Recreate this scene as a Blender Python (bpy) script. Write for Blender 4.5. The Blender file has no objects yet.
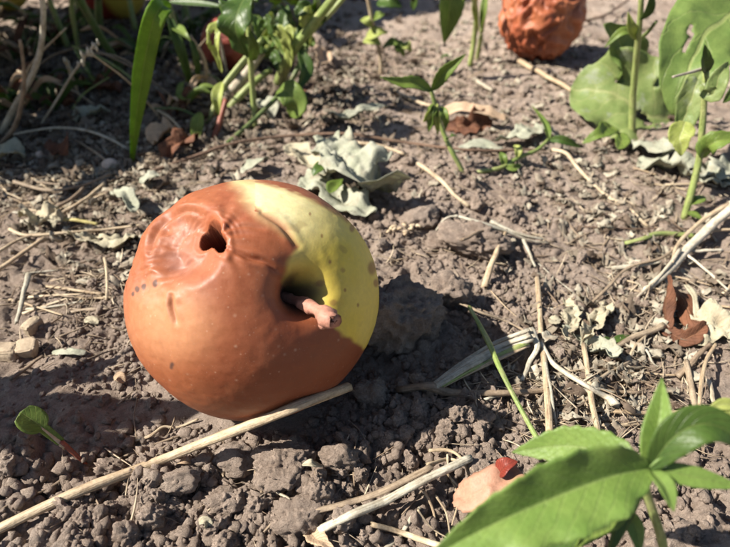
import bpy, bmesh, math, random
import numpy as np
from mathutils import Vector

random.seed(7)
rng = np.random.default_rng(7)
scn = bpy.context.scene
col = scn.collection
CM = 0.01                      # everything below is authored in centimetres

# ------------------------------------------------------------------ camera
CAM_H = 15.3
PITCH = math.radians(37.0)
FPX = 560.0                    # focal length in pixels of a 730 px wide frame
cam_d = bpy.data.cameras.new('camera')
cam_d.sensor_width = 36.0
cam_d.lens = 36.0 * FPX / 730.0
cam_d.clip_start = 0.005
cam_d.clip_end = 200.0
cam_d.dof.use_dof = True
cam_d.dof.focus_distance = 0.174
cam_d.dof.aperture_fstop = 16.0
cam = bpy.data.objects.new('camera', cam_d)
col.objects.link(cam)
cam.location = (0, 0, CAM_H * CM)
cam.rotation_euler = (math.pi / 2 - PITCH, 0, 0)
scn.camera = cam

# ------------------------------------------------------------------ sky, sun, exposure
SUN_EL = math.radians(43.0)
SUN_AZ = math.radians(-97.0)   # clockwise from +Y: the sun stands to the left
SUN = np.array([math.sin(SUN_AZ) * math.cos(SUN_EL), math.cos(SUN_AZ) * math.cos(SUN_EL), math.sin(SUN_EL)])
world = bpy.data.worlds.new('World')
scn.world = world
world.use_nodes = True
wn = world.node_tree
bg = wn.nodes['Background']
sky = wn.nodes.new('ShaderNodeTexSky')
sky.sky_type = 'NISHITA'
sky.sun_disc = False
sky.sun_elevation = SUN_EL
sky.sun_rotation = SUN_AZ
wn.links.new(sky.outputs[0], bg.inputs[0])
bg.inputs[1].default_value = 0.05
sun_d = bpy.data.lights.new('sun', 'SUN')
sun_d.energy = 5.0
sun_d.angle = math.radians(0.55)
sun_d.color = (1.0, 0.94, 0.84)
sun_o = bpy.data.objects.new('sun', sun_d)
col.objects.link(sun_o)
sun_o.location = (-3, 0, 3)
sun_o.rotation_euler = Vector(-SUN).to_track_quat('-Z', 'Y').to_euler()
scn.view_settings.view_transform = 'Standard'
scn.view_settings.look = 'None'
scn.view_settings.gamma = 1.0
scn.view_settings.use_curve_mapping = False
scn.view_settings.exposure = 1.12

# ------------------------------------------------------------------ noise
def _hash(ix, iy, iz, seed):
    n = (ix.astype(np.int64) * 374761393 + iy.astype(np.int64) * 668265263 + iz.astype(np.int64) * 1274126177 + seed * 69069) & 0xFFFFFFFF
    n = ((n ^ (n >> 13)) * 1274126177) & 0xFFFFFFFF
    n = ((n ^ (n >> 15)) * 2246822519) & 0xFFFFFFFF
    n = n ^ (n >> 16)
    return (n & 0xFFFFFF) / float(0xFFFFFF)

def vnoise(P, freq, seed=0):
    P = np.asarray(P, float) * freq
    i = np.floor(P).astype(np.int64); f = P - i
    f = f * f * f * (f * (f * 6 - 15) + 10)
    out = 0
    for dx in (0, 1):
        wx = f[:, 0] if dx else 1 - f[:, 0]
        for dy in (0, 1):
            wy = f[:, 1] if dy else 1 - f[:, 1]
            for dz in (0, 1):
                wz = f[:, 2] if dz else 1 - f[:, 2]
                out = out + wx * wy * wz * _hash(i[:, 0] + dx, i[:, 1] + dy, i[:, 2] + dz, seed)
    return out * 2 - 1

def vnoise2(x, y, freq, seed=0):
    x = x * freq; y = y * freq
    ix = np.floor(x).astype(np.int64); iy = np.floor(y).astype(np.int64)
    fx = x - ix; fy = y - iy
    fx = fx * fx * fx * (fx * (fx * 6 - 15) + 10); fy = fy * fy * fy * (fy * (fy * 6 - 15) + 10)
    z = np.zeros_like(ix)
    a = _hash(ix, iy, z, seed); b = _hash(ix + 1, iy, z, seed); c = _hash(ix, iy + 1, z, seed); d = _hash(ix + 1, iy + 1, z, seed)
    return ((a * (1 - fx) + b * fx) * (1 - fy) + (c * (1 - fx) + d * fx) * fy) * 2 - 1

def lumps2(x, y, freq, seed):
    """rounded cells: height 0..1 of the nearest dome"""
    x = x * freq; y = y * freq
    ix = np.floor(x).astype(np.int64); iy = np.floor(y).astype(np.int64)
    best = np.zeros_like(x)
    z = np.zeros_like(ix)
    for dx in (-1, 0, 1):
        for dy in (-1, 0, 1):
            cx = ix + dx; cy = iy + dy
            jx = cx + _hash(cx, cy, z, seed); jy = cy + _hash(cx, cy, z + 1, seed)
            r = 0.35 + 0.42 * _hash(cx, cy, z + 2, seed)
            hgt = 0.3 + 0.9 * _hash(cx, cy, z + 3, seed)
            d2 = ((x - jx) ** 2 + (y - jy) ** 2) / r ** 2
            best = np.maximum(best, np.sqrt(np.clip(1 - d2, 0, 1)) * r * hgt * 1.8)
    return best

def sstep(a, b, t):
    t = np.clip((t - a) / (b - a), 0, 1)
    return t * t * (3 - 2 * t)

# ------------------------------------------------------------------ pixel <-> place (authoring aid: where things stand on the ground)
SP, CP = math.sin(PITCH), math.cos(PITCH)
CAMP = np.array([0, 0, CAM_H])
def ray(px, py):
    a = (px - 365.0) / FPX; b = (273.5 - py) / FPX
    return np.array([a, CP + b * SP, -SP + b * CP])
def dp(px, py, depth):
    return CAMP + ray(px, py) * depth
def zp(px, py, Y):
    r = ray(px, py)
    return CAMP + r * (Y / r[1])
def topix(P):
    P = np.atleast_2d(P) - CAMP
    dep = P[:, 1] * CP - P[:, 2] * SP
    up = P[:, 1] * SP + P[:, 2] * CP
    return 365 + P[:, 0] / dep * FPX, 273.5 - up / dep * FPX, dep
def depth_of(P):
    return P[1] * CP - (P[2] - CAM_H) * SP

APC = np.array([-3.60, 14.2, 3.55])   # centre of the near apple
APR = 4.0

def H_true(x, y):
    x = np.atleast_1d(np.asarray(x, float)); y = np.atleast_1d(np.asarray(y, float))
    h = 0.75 * vnoise2(x, y, 0.055, 1) + 0.38 * vnoise2(x, y, 0.17, 2)
    fade = 1 - sstep(120, 400, np.hypot(x, y - 20))
    wx = x + 0.35 * vnoise2(x, y, 0.9, 31); wy = y + 0.35 * vnoise2(x, y, 0.9, 32)
    m = 0.25 + 0.75 * sstep(-0.35, 0.45, vnoise2(x, y, 0.16, 9))
    near = sstep(13.5, 10.2, y)                     # broken lumpy soil in front
    m = np.maximum(m * (0.30 + 0.40 * sstep(30, 16, y)), near)
    lum = np.zeros_like(x)
    k = (np.abs(x) < 90) & (y > -20) & (y < 130)
    if k.any():
        lum[k] = 0.50 * lumps2(wx[k], wy[k], 0.75, 4) + 0.30 * lumps2(wx[k], wy[k], 1.7, 5)
        lum[k] += 0.15 * lumps2(wx[k] * 1.0, wy[k], 3.6, 6)
    lum = lum + 0.16 * (0.4 - np.abs(vnoise2(wx, wy, 2.3, 13))) + 0.12 * (0.4 - np.abs(vnoise2(wx, wy, 5.2, 14)))
    h = h + (lum - 0.25) * m * fade
    h = h + fade * (0.15 * vnoise2(wx, wy, 0.7, 7) + 0.09 * vnoise2(wx, wy, 1.9, 8) + 0.05 * vnoise2(x, y, 4.1, 10) + 0.03 * vnoise2(x, y, 8.3, 11))
    d = np.hypot(x - APC[0], y - APC[1])
    s = sstep(5.0, 1.5, d)
    h = h * (1 - s) + s * (0.05 + 0.05 * vnoise2(x, y, 1.3, 12))
    return h

def H(x, y):
    x = np.atleast_1d(np.asarray(x, float)); y = np.atleast_1d(np.asarray(y, float))
    i = np.clip(np.searchsorted(gx, x) - 1, 0, len(gx) - 2); j = np.clip(np.searchsorted(gy, y) - 1, 0, len(gy) - 2)
    a = np.clip((x - gx[i]) / (gx[i + 1] - gx[i]), 0, 1); b = np.clip((y - gy[j]) / (gy[j + 1] - gy[j]), 0, 1)
    return (ZG[j, i] * (1 - a) + ZG[j, i + 1] * a) * (1 - b) + (ZG[j + 1, i] * (1 - a) + ZG[j + 1, i + 1] * a) * b

def gp(px, py, h=0.0):
    """the place on the soil that the picture shows at px,py (h cm above the soil)"""
    r = ray(px, py)
    t = (CAM_H - h) / -r[2]
    for _ in range(12):
        p = CAMP + r * t
        t2 = (CAM_H - h - float(H(p[0], p[1])[0])) / -r[2]
        t = 0.5 * t + 0.5 * t2
    return CAMP + r * t

# ------------------------------------------------------------------ object helpers
ORG = {}
def mesh_obj(name, V, F, mat, parent=None, org=None, smooth=True, attrs=None, label=None, cat=None, group=None, kind=None, solid=0.0):
    V = np.asarray(V, float)
    if parent is not None:
        org = ORG[parent.name]
    elif org is None:
        org = np.array([V[:, 0].mean(), V[:, 1].mean(), V[:, 2].min()])
    me = bpy.data.meshes.new(name)
    L = (V - org) * CM
    if isinstance(F, np.ndarray):
        n, k = F.shape
        me.vertices.add(len(L)); me.vertices.foreach_set('co', L.astype(np.float32).ravel())
        me.loops.add(n * k); me.loops.foreach_set('vertex_index', F.astype(np.int32).ravel())
        me.polygons.add(n); me.polygons.foreach_set('loop_start', np.arange(0, n * k, k, dtype=np.int32))
        me.update(calc_edges=True)
    else:
        me.from_pydata(L.tolist(), [], F)
        me.update()
    if smooth:
        me.polygons.foreach_set('use_smooth', np.ones(len(me.polygons), dtype=bool))
    if attrs:
        for an, arr in attrs.items():
            arr = np.asarray(arr, np.float32)
            if arr.ndim == 1:
                a = me.attributes.new(an, 'FLOAT', 'POINT'); a.data.foreach_set('value', arr)
            elif arr.shape[1] == 3:
                a = me.attributes.new(an, 'FLOAT_VECTOR', 'POINT'); a.data.foreach_set('vector', arr.ravel())
            else:
                a = me.attributes.new(an, 'FLOAT_COLOR', 'POINT'); a.data.foreach_set('color', arr.ravel())
    if mat is not None:
        me.materials.append(mat)
    o = bpy.data.objects.new(name, me)
    col.objects.link(o)
    if parent is not None:
        o.parent = parent
    else:
        o.location = org * CM
    ORG[o.name] = org
    if solid:
        s = o.modifiers.new('Solidify', 'SOLIDIFY'); s.thickness = solid * CM; s.offset = 0
    tag(o, label, cat, group, kind)
    return o

def tag(o, label=None, cat=None, group=None, kind=None):
    if label: o['label'] = label
    if cat: o['category'] = cat
    if group: o['group'] = group
    if kind: o['kind'] = kind

def thing(name, label, cat, org, group=None):
    o = bpy.data.objects.new(name, None)
    o.empty_display_size = 0.01
    col.objects.link(o)
    org = np.asarray(org, float)
    o.location = org * CM
    ORG[o.name] = org
    tag(o, label, cat, group)
    return o

def spline(pts, n):
    P = np.asarray(pts, float)
    if len(P) == 2:
        t = np.linspace(0, 1, n)[:, None]
        return P[0] * (1 - t) + P[1] * t
    Q = np.vstack([2 * P[0] - P[1], P, 2 * P[-1] - P[-2]])
    L = np.concatenate([[0], np.cumsum(np.linalg.norm(np.diff(P, axis=0), axis=1) + 1e-6)])
    out = []
    for s in np.linspace(0, L[-1], n):
        k = min(max(np.searchsorted(L, s) - 1, 0), len(P) - 2)
        u = (s - L[k]) / (L[k + 1] - L[k])
        a, b, c, d = Q[k], Q[k + 1], Q[k + 2], Q[k + 3]
        out.append(0.5 * ((2 * b) + (-a + c) * u + (2 * a - 5 * b + 4 * c - d) * u * u + (-a + 3 * b - 3 * c + d) * u ** 3))
    return np.array(out)

def unit(v):
    v = np.asarray(v, float)
    return v / (np.linalg.norm(v) + 1e-12)

def tube(C, R, sides=8, flat=1.0, rough=0.0, seed=0, up=(0, 0, 1)):
    """C: n x 3 centre line, R: n radii; a capped tube; flat squashes it along up"""
    n = len(C); R = np.broadcast_to(np.asarray(R, float), (n,)).copy()
    T = np.gradient(C, axis=0); T /= (np.linalg.norm(T, axis=1)[:, None] + 1e-12)
    rs = np.random.default_rng(seed)
    ph = rs.random() * 6
    V = []
    A = None
    ridge = 1 + 0.16 * (rs.random(sides) - 0.5)
    rag = rs.random((2, sides)) - 0.3
    for i in range(n):
        h = np.asarray(up, float)
        if abs(T[i] @ h) > 0.93:
            h = np.array([0.3, 1, 0.1]) if A is None else A
        s = unit(np.cross(T[i], h)); b = np.cross(s, T[i]); A = b
        for k in range(sides):
            a = 2 * math.pi * k / sides + ph
            rr = R[i] * ridge[k] * (1 + rough * (rs.random() - 0.5))
            e = -T[i] * rag[0, k] * R[i] * 1.3 if i == 0 else (T[i] * rag[1, k] * R[i] * 1.3 if i == n - 1 else 0)
            V.append(C[i] + e + s * math.cos(a) * rr + b * math.sin(a) * rr * flat)
    F = []
    for i in range(n - 1):
        for k in range(sides):
            k2 = (k + 1) % sides
            F.append((i * sides + k, i * sides + k2, (i + 1) * sides + k2, (i + 1) * sides + k))
    F.append(tuple(range(sides))[::-1]); F.append(tuple((n - 1) * sides + k for k in range(sides)))
    return np.array(V), F

def tube_uv(C, sides):
    L = np.concatenate([[0], np.cumsum(np.linalg.norm(np.diff(C, axis=0), axis=1))])
    k = np.arange(sides) / sides * 2 * math.pi
    o = float(C[0].sum() * 3.7)
    return np.stack([np.tile(np.cos(k) * 1.6 + o, len(C)), np.tile(np.sin(k) * 1.6, len(C)), np.repeat(L * 0.9, sides)], 1)

def join(parts):
    V = []; F = []; o = 0
    for v, f in parts:
        V.append(v); F += [tuple(i + o for i in q) for q in f]; o += len(v)
    return np.vstack(V), F

# ------------------------------------------------------------------ materials
def new_mat(name):
    m = bpy.data.materials.new(name); m.use_nodes = True
    nt = m.node_tree
    return m, nt, nt.nodes['Principled BSDF'], nt.nodes['Material Output']

def N(nt, typ, **kw):
    n = nt.nodes.new(typ)
    for k, v in kw.items():
        if k.startswith('i_'):
            n.inputs[int(k[2:])].default_value = v
        else:
            setattr(n, k, v)
    return n

def pos_cm(nt):
    g = N(nt, 'ShaderNodeNewGeometry')
    m = N(nt, 'ShaderNodeVectorMath', operation='SCALE'); m.inputs['Scale'].default_value = 100.0
    nt.links.new(g.outputs['Position'], m.inputs[0])
    return m.outputs[0]

def noise(nt, vec, scale, detail=4, rough=0.6):
    n = N(nt, 'ShaderNodeTexNoise'); n.inputs['Scale'].default_value = scale
    n.inputs['Detail'].default_value = detail; n.inputs['Roughness'].default_value = rough
    nt.links.new(vec, n.inputs['Vector'])
    return n

def ramp(nt, fac, stops):
    r = N(nt, 'ShaderNodeValToRGB')
    el = r.color_ramp.elements
    while len(el) < len(stops): el.new(0.5)
    for e, (p, c) in zip(el, stops):
        e.position = p; e.color = (*c, 1) if len(c) == 3 else c
    nt.links.new(fac, r.inputs[0])
    return r.outputs[0]

def mix(nt, fac, a, b, blend='MIX'):
    m = N(nt, 'ShaderNodeMix', data_type='RGBA', blend_type=blend)
    for s, v in ((0, fac), (6, a), (7, b)):
        if hasattr(v, 'is_linked') or hasattr(v, 'links'):
            nt.links.new(v, m.inputs[s])
        else:
            m.inputs[s].default_value = (*v, 1) if isinstance(v, tuple) and len(v) == 3 else v
    return m.outputs[2]

def bump(nt, bsdf, height, dist_cm, strength=1.0, normal=None):
    b = N(nt, 'ShaderNodeBump'); b.inputs['Strength'].default_value = strength
    b.inputs['Distance'].default_value = dist_cm * CM
    nt.links.new(height, b.inputs['Height'])
    if normal is not None: nt.links.new(normal, b.inputs['Normal'])
    if bsdf is not None: nt.links.new(b.outputs[0], bsdf.inputs['Normal'])
    return b.outputs[0]

def soil_mat():
    m, nt, b, out = new_mat('dry_soil')
    p = pos_cm(nt)
    n1 = noise(nt, p, 0.22, 4, 0.6); n2 = noise(nt, p, 2.6, 6, 0.65); n3 = noise(nt, p, 14.0, 4, 0.7); n4 = noise(nt, p, 0.9, 3, 0.5)
    c1 = ramp(nt, n1.outputs[0], [(0.30, (0.37, 0.285, 0.228)), (0.52, (0.46, 0.365, 0.298)), (0.72, (0.53, 0.435, 0.362))])
    c2 = ramp(nt, n2.outputs[0], [(0.25, (0.70, 0.68, 0.66)), (0.55, (1.0, 1.0, 1.0)), (0.80, (1.25, 1.22, 1.18))])
    c = mix(nt, 1.0, c1, c2, 'MULTIPLY')
    c3 = ramp(nt, n3.outputs[0], [(0.30, (0.75, 0.73, 0.71)), (0.6, (1.05, 1.05, 1.05)), (0.85, (1.25, 1.25, 1.25))])
    c = mix(nt, 0.8, c, c3, 'MULTIPLY')
    wet = ramp(nt, n4.outputs[0], [(0.55, (1, 1, 1)), (0.78, (0.78, 0.74, 0.72))])
    c = mix(nt, 1.0, c, wet, 'MULTIPLY')
    nt.links.new(c, b.inputs['Base Color'])
    b.inputs['Roughness'].default_value = 0.95
    b.inputs['Specular IOR Level'].default_value = 0.15
    n5 = noise(nt, p, 7.0, 8, 0.75)
    nb = bump(nt, None, n5.outputs[0], 0.14, 0.8)
    bump(nt, b, n3.outputs[0], 0.06, 0.8, nb)
    return m
SOIL = soil_mat()

def straw_mat(name, lo, hi, dark, rough=0.6, spec=0.35, transl=0.0, tint=False):
    m, nt, b, out = new_mat(name)
    p = pos_cm(nt)
    if tint:
        a = N(nt, 'ShaderNodeAttribute', attribute_name='tint'); fac = a.outputs['Fac']
    else:
        a = N(nt, 'ShaderNodeObjectInfo'); fac = a.outputs['Random']
    c = mix(nt, fac, lo, hi)
    n1 = noise(nt, p, 1.4, 4, 0.6); n2 = noise(nt, p, 9.0, 4, 0.6)
    f1 = ramp(nt, n1.outputs[0], [(0.45, (0, 0, 0)), (0.75, (1, 1, 1))])
    c = mix(nt, f1, c, dark)
    la = N(nt, 'ShaderNodeAttribute', attribute_name='luv')
    ns = noise(nt, la.outputs['Vector'], 1.0, 3, 0.7)
    c = mix(nt, 0.85, c, ramp(nt, ns.outputs[0], [(0.30, (0.50, 0.45, 0.40)), (0.48, (0.95, 0.95, 0.95)), (0.70, (1.18, 1.18, 1.16))]), 'MULTIPLY')
    c = mix(nt, 0.7, c, ramp(nt, n2.outputs[0], [(0.25, (0.65, 0.62, 0.58)), (0.6, (1.0, 1.0, 1.0)), (0.8, (1.2, 1.2, 1.2))]), 'MULTIPLY')
    nt.links.new(c, b.inputs['Base Color'])
    b.inputs['Roughness'].default_value = rough
    b.inputs['Specular IOR Level'].default_value = spec
    nb = bump(nt, None, ns.outputs[0], 0.05, 0.8)
    bump(nt, b, n2.outputs[0], 0.03, 0.6, nb)
    return m
STRAW = straw_mat('dry_straw', (0.44, 0.33, 0.21), (0.56, 0.46, 0.32), (0.34, 0.24, 0.15))
STRAWDARK = straw_mat('weathered_straw', (0.26, 0.19, 0.13), (0.38, 0.30, 0.21), (0.14, 0.10, 0.07))
STRAWPALE = straw_mat('bleached_straw', (0.50, 0.44, 0.34), (0.60, 0.54, 0.43), (0.36, 0.30, 0.21))
STRAWGREY = straw_mat('grey_stalk', (0.42, 0.39, 0.31), (0.54, 0.50, 0.40), (0.26, 0.22, 0.16))
GREENSTALK = straw_mat('green_stalk', (0.20, 0.27, 0.07), (0.30, 0.36, 0.12), (0.36, 0.36, 0.16), 0.45, 0.4)
DARKSTALK = straw_mat('dark_green_stalk', (0.08, 0.14, 0.04), (0.14, 0.20, 0.06), (0.18, 0.17, 0.08), 0.45, 0.4)
YELLOWSTALK = straw_mat('yellow_stalk', (0.50, 0.42, 0.14), (0.58, 0.50, 0.20), (0.40, 0.32, 0.12), 0.5, 0.4)
TWIG = straw_mat('brown_twig', (0.16, 0.10, 0.07), (0.24, 0.16, 0.11), (0.09, 0.06, 0.045), 0.8, 0.2)
LITTER = straw_mat('litter_fibre', (0.22, 0.16, 0.11), (0.62, 0.52, 0.38), (0.20, 0.14, 0.10), 0.75, 0.2, tint=True)
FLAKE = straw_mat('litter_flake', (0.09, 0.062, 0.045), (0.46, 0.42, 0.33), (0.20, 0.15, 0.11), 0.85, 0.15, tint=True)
BARK = straw_mat('wood_chip', (0.40, 0.31, 0.22), (0.46, 0.37, 0.26), (0.20, 0.15, 0.11), 0.85, 0.2)
REDSTALK = straw_mat('red_stalk', (0.26, 0.07, 0.04), (0.30, 0.09, 0.05), (0.18, 0.05, 0.03), 0.5, 0.4)
PEBBLE = straw_mat('pale_pebble', (0.60, 0.50, 0.42), (0.66, 0.56, 0.48), (0.46, 0.37, 0.30), 0.8, 0.2)

def leaf_mat(name, c0, c1, vein, transl=0.35, rough=0.45, nveins=9.0, slant=2.2, veinw=0.10, blotch=None, bumpd=0.03, spec=0.4, vein_amt=0.7):
    if c0[1] > c0[0] * 1.3:
        c0, c1, vein = [(c[0] * 1.18, c[1], c[2] * 0.8) for c in (c0, c1, vein)]
    m, nt, b, out = new_mat(name)
    p = pos_cm(nt)
    a = N(nt, 'ShaderNodeAttribute', attribute_name='luv')
    sep = N(nt, 'ShaderNodeSeparateXYZ'); nt.links.new(a.outputs['Vector'], sep.inputs[0])
    def M(op, x, y=None):
        n = N(nt, 'ShaderNodeMath', operation=op)
        for i, v in enumerate((x, y)):
            if v is None: continue
            if isinstance(v, (int, float)): n.inputs[i].default_value = v
            else: nt.links.new(v, n.inputs[i])
        return n.outputs[0]
    au = M('ABSOLUTE', sep.outputs[0])
    nz = noise(nt, p, 1.2, 3, 0.5)
    lat = M('SUBTRACT', M('MULTIPLY', sep.outputs[1], nveins), M('MULTIPLY', au, slant))
    lat = M('ADD', lat, M('MULTIPLY', nz.outputs[0], 0.5))
    tri = M('MULTIPLY', M('ABSOLUTE', M('SUBTRACT', M('FRACT', lat), 0.5)), 2.0)        # 1 on the vein
    v1 = N(nt, 'ShaderNodeMapRange', interpolation_type='SMOOTHSTEP'); nt.links.new(tri, v1.inputs[0])
    v1.inputs[1].default_value = 1 - veinw * 2; v1.inputs[2].default_value = 1.0
    v2 = N(nt, 'ShaderNodeMapRange', interpolation_type='SMOOTHSTEP'); nt.links.new(au, v2.inputs[0])
    v2.inputs[1].default_value = 0.07; v2.inputs[2].default_value = 0.025
    v2.inputs[3].default_value = 0; v2.inputs[4].default_value = 1
    vm = M('MAXIMUM', M('MULTIPLY', v1.outputs[0], 0.6), v2.outputs[0])
    n1 = noise(nt, p, 1.1, 4, 0.6)
    c = mix(nt, ramp(nt, n1.outputs[0], [(0.35, (0, 0, 0)), (0.68, (1, 1, 1))]), c0, c1)
    if blotch:
        n3 = noise(nt, p, 0.8, 5, 0.65)
        c = mix(nt, ramp(nt, n3.outputs[0], [(0.56, (0, 0, 0)), (0.66, (1, 1, 1))]), c, blotch)
    c = mix(nt, M('MULTIPLY', vm, vein_amt), c, vein)
    n2 = noise(nt, p, 11.0, 3, 0.6)
    c = mix(nt, 0.6, c, ramp(nt, n2.outputs[0], [(0.3, (0.75, 0.75, 0.75)), (0.65, (1.08, 1.08, 1.08))]), 'MULTIPLY')
    nt.links.new(c, b.inputs['Base Color'])
    b.inputs['Roughness'].default_value = rough
    b.inputs['Specular IOR Level'].default_value = spec
    hgt = M('SUBTRACT', M('MULTIPLY', n2.outputs[0], 0.5), M('MULTIPLY', vm, min(0.8, vein_amt * 1.1)))
    bump(nt, b, hgt, bumpd, 0.8)
    tr = N(nt, 'ShaderNodeBsdfTranslucent'); nt.links.new(mix(nt, 1.0, c, (1.1, 1.2, 0.6), 'MULTIPLY'), tr.inputs[0])
    ms = N(nt, 'ShaderNodeMixShader'); ms.inputs[0].default_value = transl
    nt.links.new(b.outputs[0], ms.inputs[1]); nt.links.new(tr.outputs[0], ms.inputs[2])
    nt.links.new(ms.outputs[0], out.inputs[0])
    return m
L_GREEN = leaf_mat('green_leaf', (0.11, 0.20, 0.045), (0.18, 0.29, 0.075), (0.26, 0.36, 0.13))
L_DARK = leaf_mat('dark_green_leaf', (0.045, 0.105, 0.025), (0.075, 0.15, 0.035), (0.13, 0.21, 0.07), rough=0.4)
L_PALE = leaf_mat('pale_green_leaf', (0.17, 0.275, 0.105), (0.25, 0.35, 0.16), (0.33, 0.41, 0.22), nveins=6, slant=1.6, veinw=0.07, blotch=(0.33, 0.37, 0.24))
L_BIG = leaf_mat('broad_green_leaf', (0.125, 0.225, 0.07), (0.185, 0.30, 0.10), (0.29, 0.38, 0.18), nveins=5, slant=1.5, veinw=0.05, bumpd=0.05)
L_YEL = leaf_mat('yellow_green_leaf', (0.34, 0.40, 0.09), (0.46, 0.49, 0.15), (0.52, 0.54, 0.26))
L_GRASS = leaf_mat('grass_blade', (0.11, 0.24, 0.02), (0.16, 0.31, 0.035), (0.24, 0.38, 0.09), transl=0.45, nveins=0.3, slant=6, veinw=0.04, rough=0.35)
L_FRONT = leaf_mat('fresh_green_leaf', (0.115, 0.225, 0.055), (0.165, 0.285, 0.08), (0.25, 0.36, 0.15), nveins=12, slant=2.5, transl=0.25, bumpd=0.04, vein_amt=0.35)
L_GREYDRY = leaf_mat('grey_dry_leaf', (0.31, 0.32, 0.235), (0.42, 0.41, 0.325), (0.34, 0.33, 0.25), transl=0.12, rough=0.9, spec=0.1, nveins=6, blotch=(0.30, 0.27, 0.20), bumpd=0.08, vein_amt=0.12)
L_PALEDRY = leaf_mat('pale_dry_leaf', (0.40, 0.35, 0.245), (0.51, 0.46, 0.335), (0.42, 0.37, 0.24), transl=0.15, rough=0.85, spec=0.1, nveins=7, bumpd=0.08, vein_amt=0.12, blotch=(0.42, 0.35, 0.24))
L_BROWN = leaf_mat('brown_dry_leaf', (0.10, 0.045, 0.028), (0.20, 0.085, 0.045), (0.26, 0.13, 0.07), transl=0.1, rough=0.7, spec=0.2, bumpd=0.06)
L_TAN = leaf_mat('tan_dry_leaf', (0.48, 0.34, 0.22), (0.58, 0.42, 0.29), (0.36, 0.24, 0.15), transl=0.15, rough=0.7, spec=0.2, bumpd=0.06, vein_amt=0.4)
L_PINK = leaf_mat('pinkish_dry_leaf', (0.42, 0.22, 0.14), (0.50, 0.28, 0.19), (0.35, 0.18, 0.11), transl=0.2, rough=0.6, vein_amt=0.12)
L_RED = leaf_mat('red_dry_leaf', (0.22, 0.035, 0.022), (0.28, 0.05, 0.03), (0.2, 0.05, 0.03), transl=0.2, rough=0.5)

# ------------------------------------------------------------------ leaf builder
WPROF = {
    'lance': lambda v: np.sin(np.pi * np.clip(v, 0, 1) ** 0.75) ** 0.9,
    'ovate': lambda v: np.clip(np.sin(np.pi * np.clip(v, 0, 1) ** 0.62), 0, 1) ** 0.75,
    'round': lambda v: np.sqrt(np.clip(1 - (2 * v - 1) ** 2, 0, 1)),
    'spoon': lambda v: np.where(v < 0.45, 0.30 + 0.15 * v, 0.37 + 0.63 * np.sqrt(np.clip(1 - ((v - 0.74) / 0.262) ** 2, 0, 1))) * (v < 0.999) + 0.02,
    'grass': lambda v: np.clip(0.22 + 1.6 * v, 0, 1) * np.clip((1.02 - v) * 6, 0.04, 1),
    'strip': lambda v: 0.85 + 0.15 * np.sin(v * 9),
    'torn': lambda v: 0.35 + 0.65 * np.sin(np.pi * np.clip(v, 0, 1)) ** 0.5,
}
def leaf_geo(mid, w, hint=(0, 0, 1), prof='lance', fold=0.25, ripple=0.0, rfreq=3.0, serr=0.0, nserr=10, crumple=0.0, cfreq=0.9, curl=0.0,
             nl=26, nw=10, holes=(), seed=0, twist=0.0, edge=0.0):
    C = spline(mid, nl + 1)
    T = np.gradient(C, axis=0); T /= np.linalg.norm(T, axis=1)[:, None] + 1e-12
    v = np.linspace(0, 1, nl + 1); u = np.linspace(-1, 1, nw + 1)
    hw = w * np.maximum(WPROF[prof](v), 0.015)
    V = np.zeros((nl + 1, nw + 1, 3)); UV = np.zeros((nl + 1, nw + 1, 3))
    ph = seed * 1.7
    hint = np.asarray(hint, float)
    for i in range(nl + 1):
        s = unit(np.cross(T[i], hint)); n = np.cross(s, T[i])
        tw = twist * v[i]
        s, n = s * math.cos(tw) + n * math.sin(tw), n * math.cos(tw) - s * math.sin(tw)
        wl = hw[i] * (1 + serr * (1 - 2 * ((v[i] * nserr) % 1.0)))
        wl_e = wl + edge * w * (vnoise(np.array([[v[i] * 7 + seed * 3.1, 0.5, 0.5]]), 1.0, seed)[0] + 0.7 * vnoise(np.array([[v[i] * 21 + seed * 3.1, 0.5, 0.5]]), 1.0, seed + 1)[0])
        for j in range(nw + 1):
            a = abs(u[j])
            ww = wl + (wl_e - wl) * a ** 3
            d = u[j] * ww
            up_ = a * ww * math.sin(fold) - curl * a * a * ww
            up_ += ripple * a * a * math.sin(2 * math.pi * rfreq * v[i] + ph + (1.3 if u[j] > 0 else 0)) * min(1, hw[i] / (w + 1e-9) * 1.5)
            V[i, j] = C[i] + s * d * math.cos(fold) + n * up_
            UV[i, j] = (u[j], v[i], 0)
    V = V.reshape(-1, 3); UV = UV.reshape(-1, 3)
    if crumple:
        for ax in range(3):
            V[:, ax] += crumple * (vnoise(V + 50, cfreq, seed * 7 + ax) + 0.5 * vnoise(V + 50, cfreq * 2.3, seed * 7 + ax + 3) + 0.34 * vnoise(V + 50, cfreq * 4.6, seed * 7 + ax + 5)) * (1.0 if ax == 2 else 0.6)
    F = []
    for i in range(nl):
        for j in range(nw):
            cu = (u[j] + u[j + 1]) / 2; cv = (v[i] + v[i + 1]) / 2
            if any((cu - h[0]) ** 2 + ((cv - h[1]) * h[3] if len(h) > 3 else (cv - h[1]) * 2) ** 2 < h[2] ** 2 for h in holes):
                continue
            a = i * (nw + 1) + j
            F.append((a, a + 1, a + nw + 2, a + nw + 1))
    return V, F, UV

def leaf_obj(name, mat, parent=None, label=None, cat=None, group=None, solid=0.022, onground=None, **kw):
    V, F, UV = leaf_geo(**kw)
    if onground is not None:
        V[:, 2] = np.maximum(V[:, 2], H(V[:, 0], V[:, 1]) + onground)
    return mesh_obj(name, V, F, mat, parent=parent, attrs={'luv': UV}, label=label, cat=cat, group=group, solid=solid)

def pw(px_w, P):
    return px_w * depth_of(np.asarray(P)) / FPX

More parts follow.
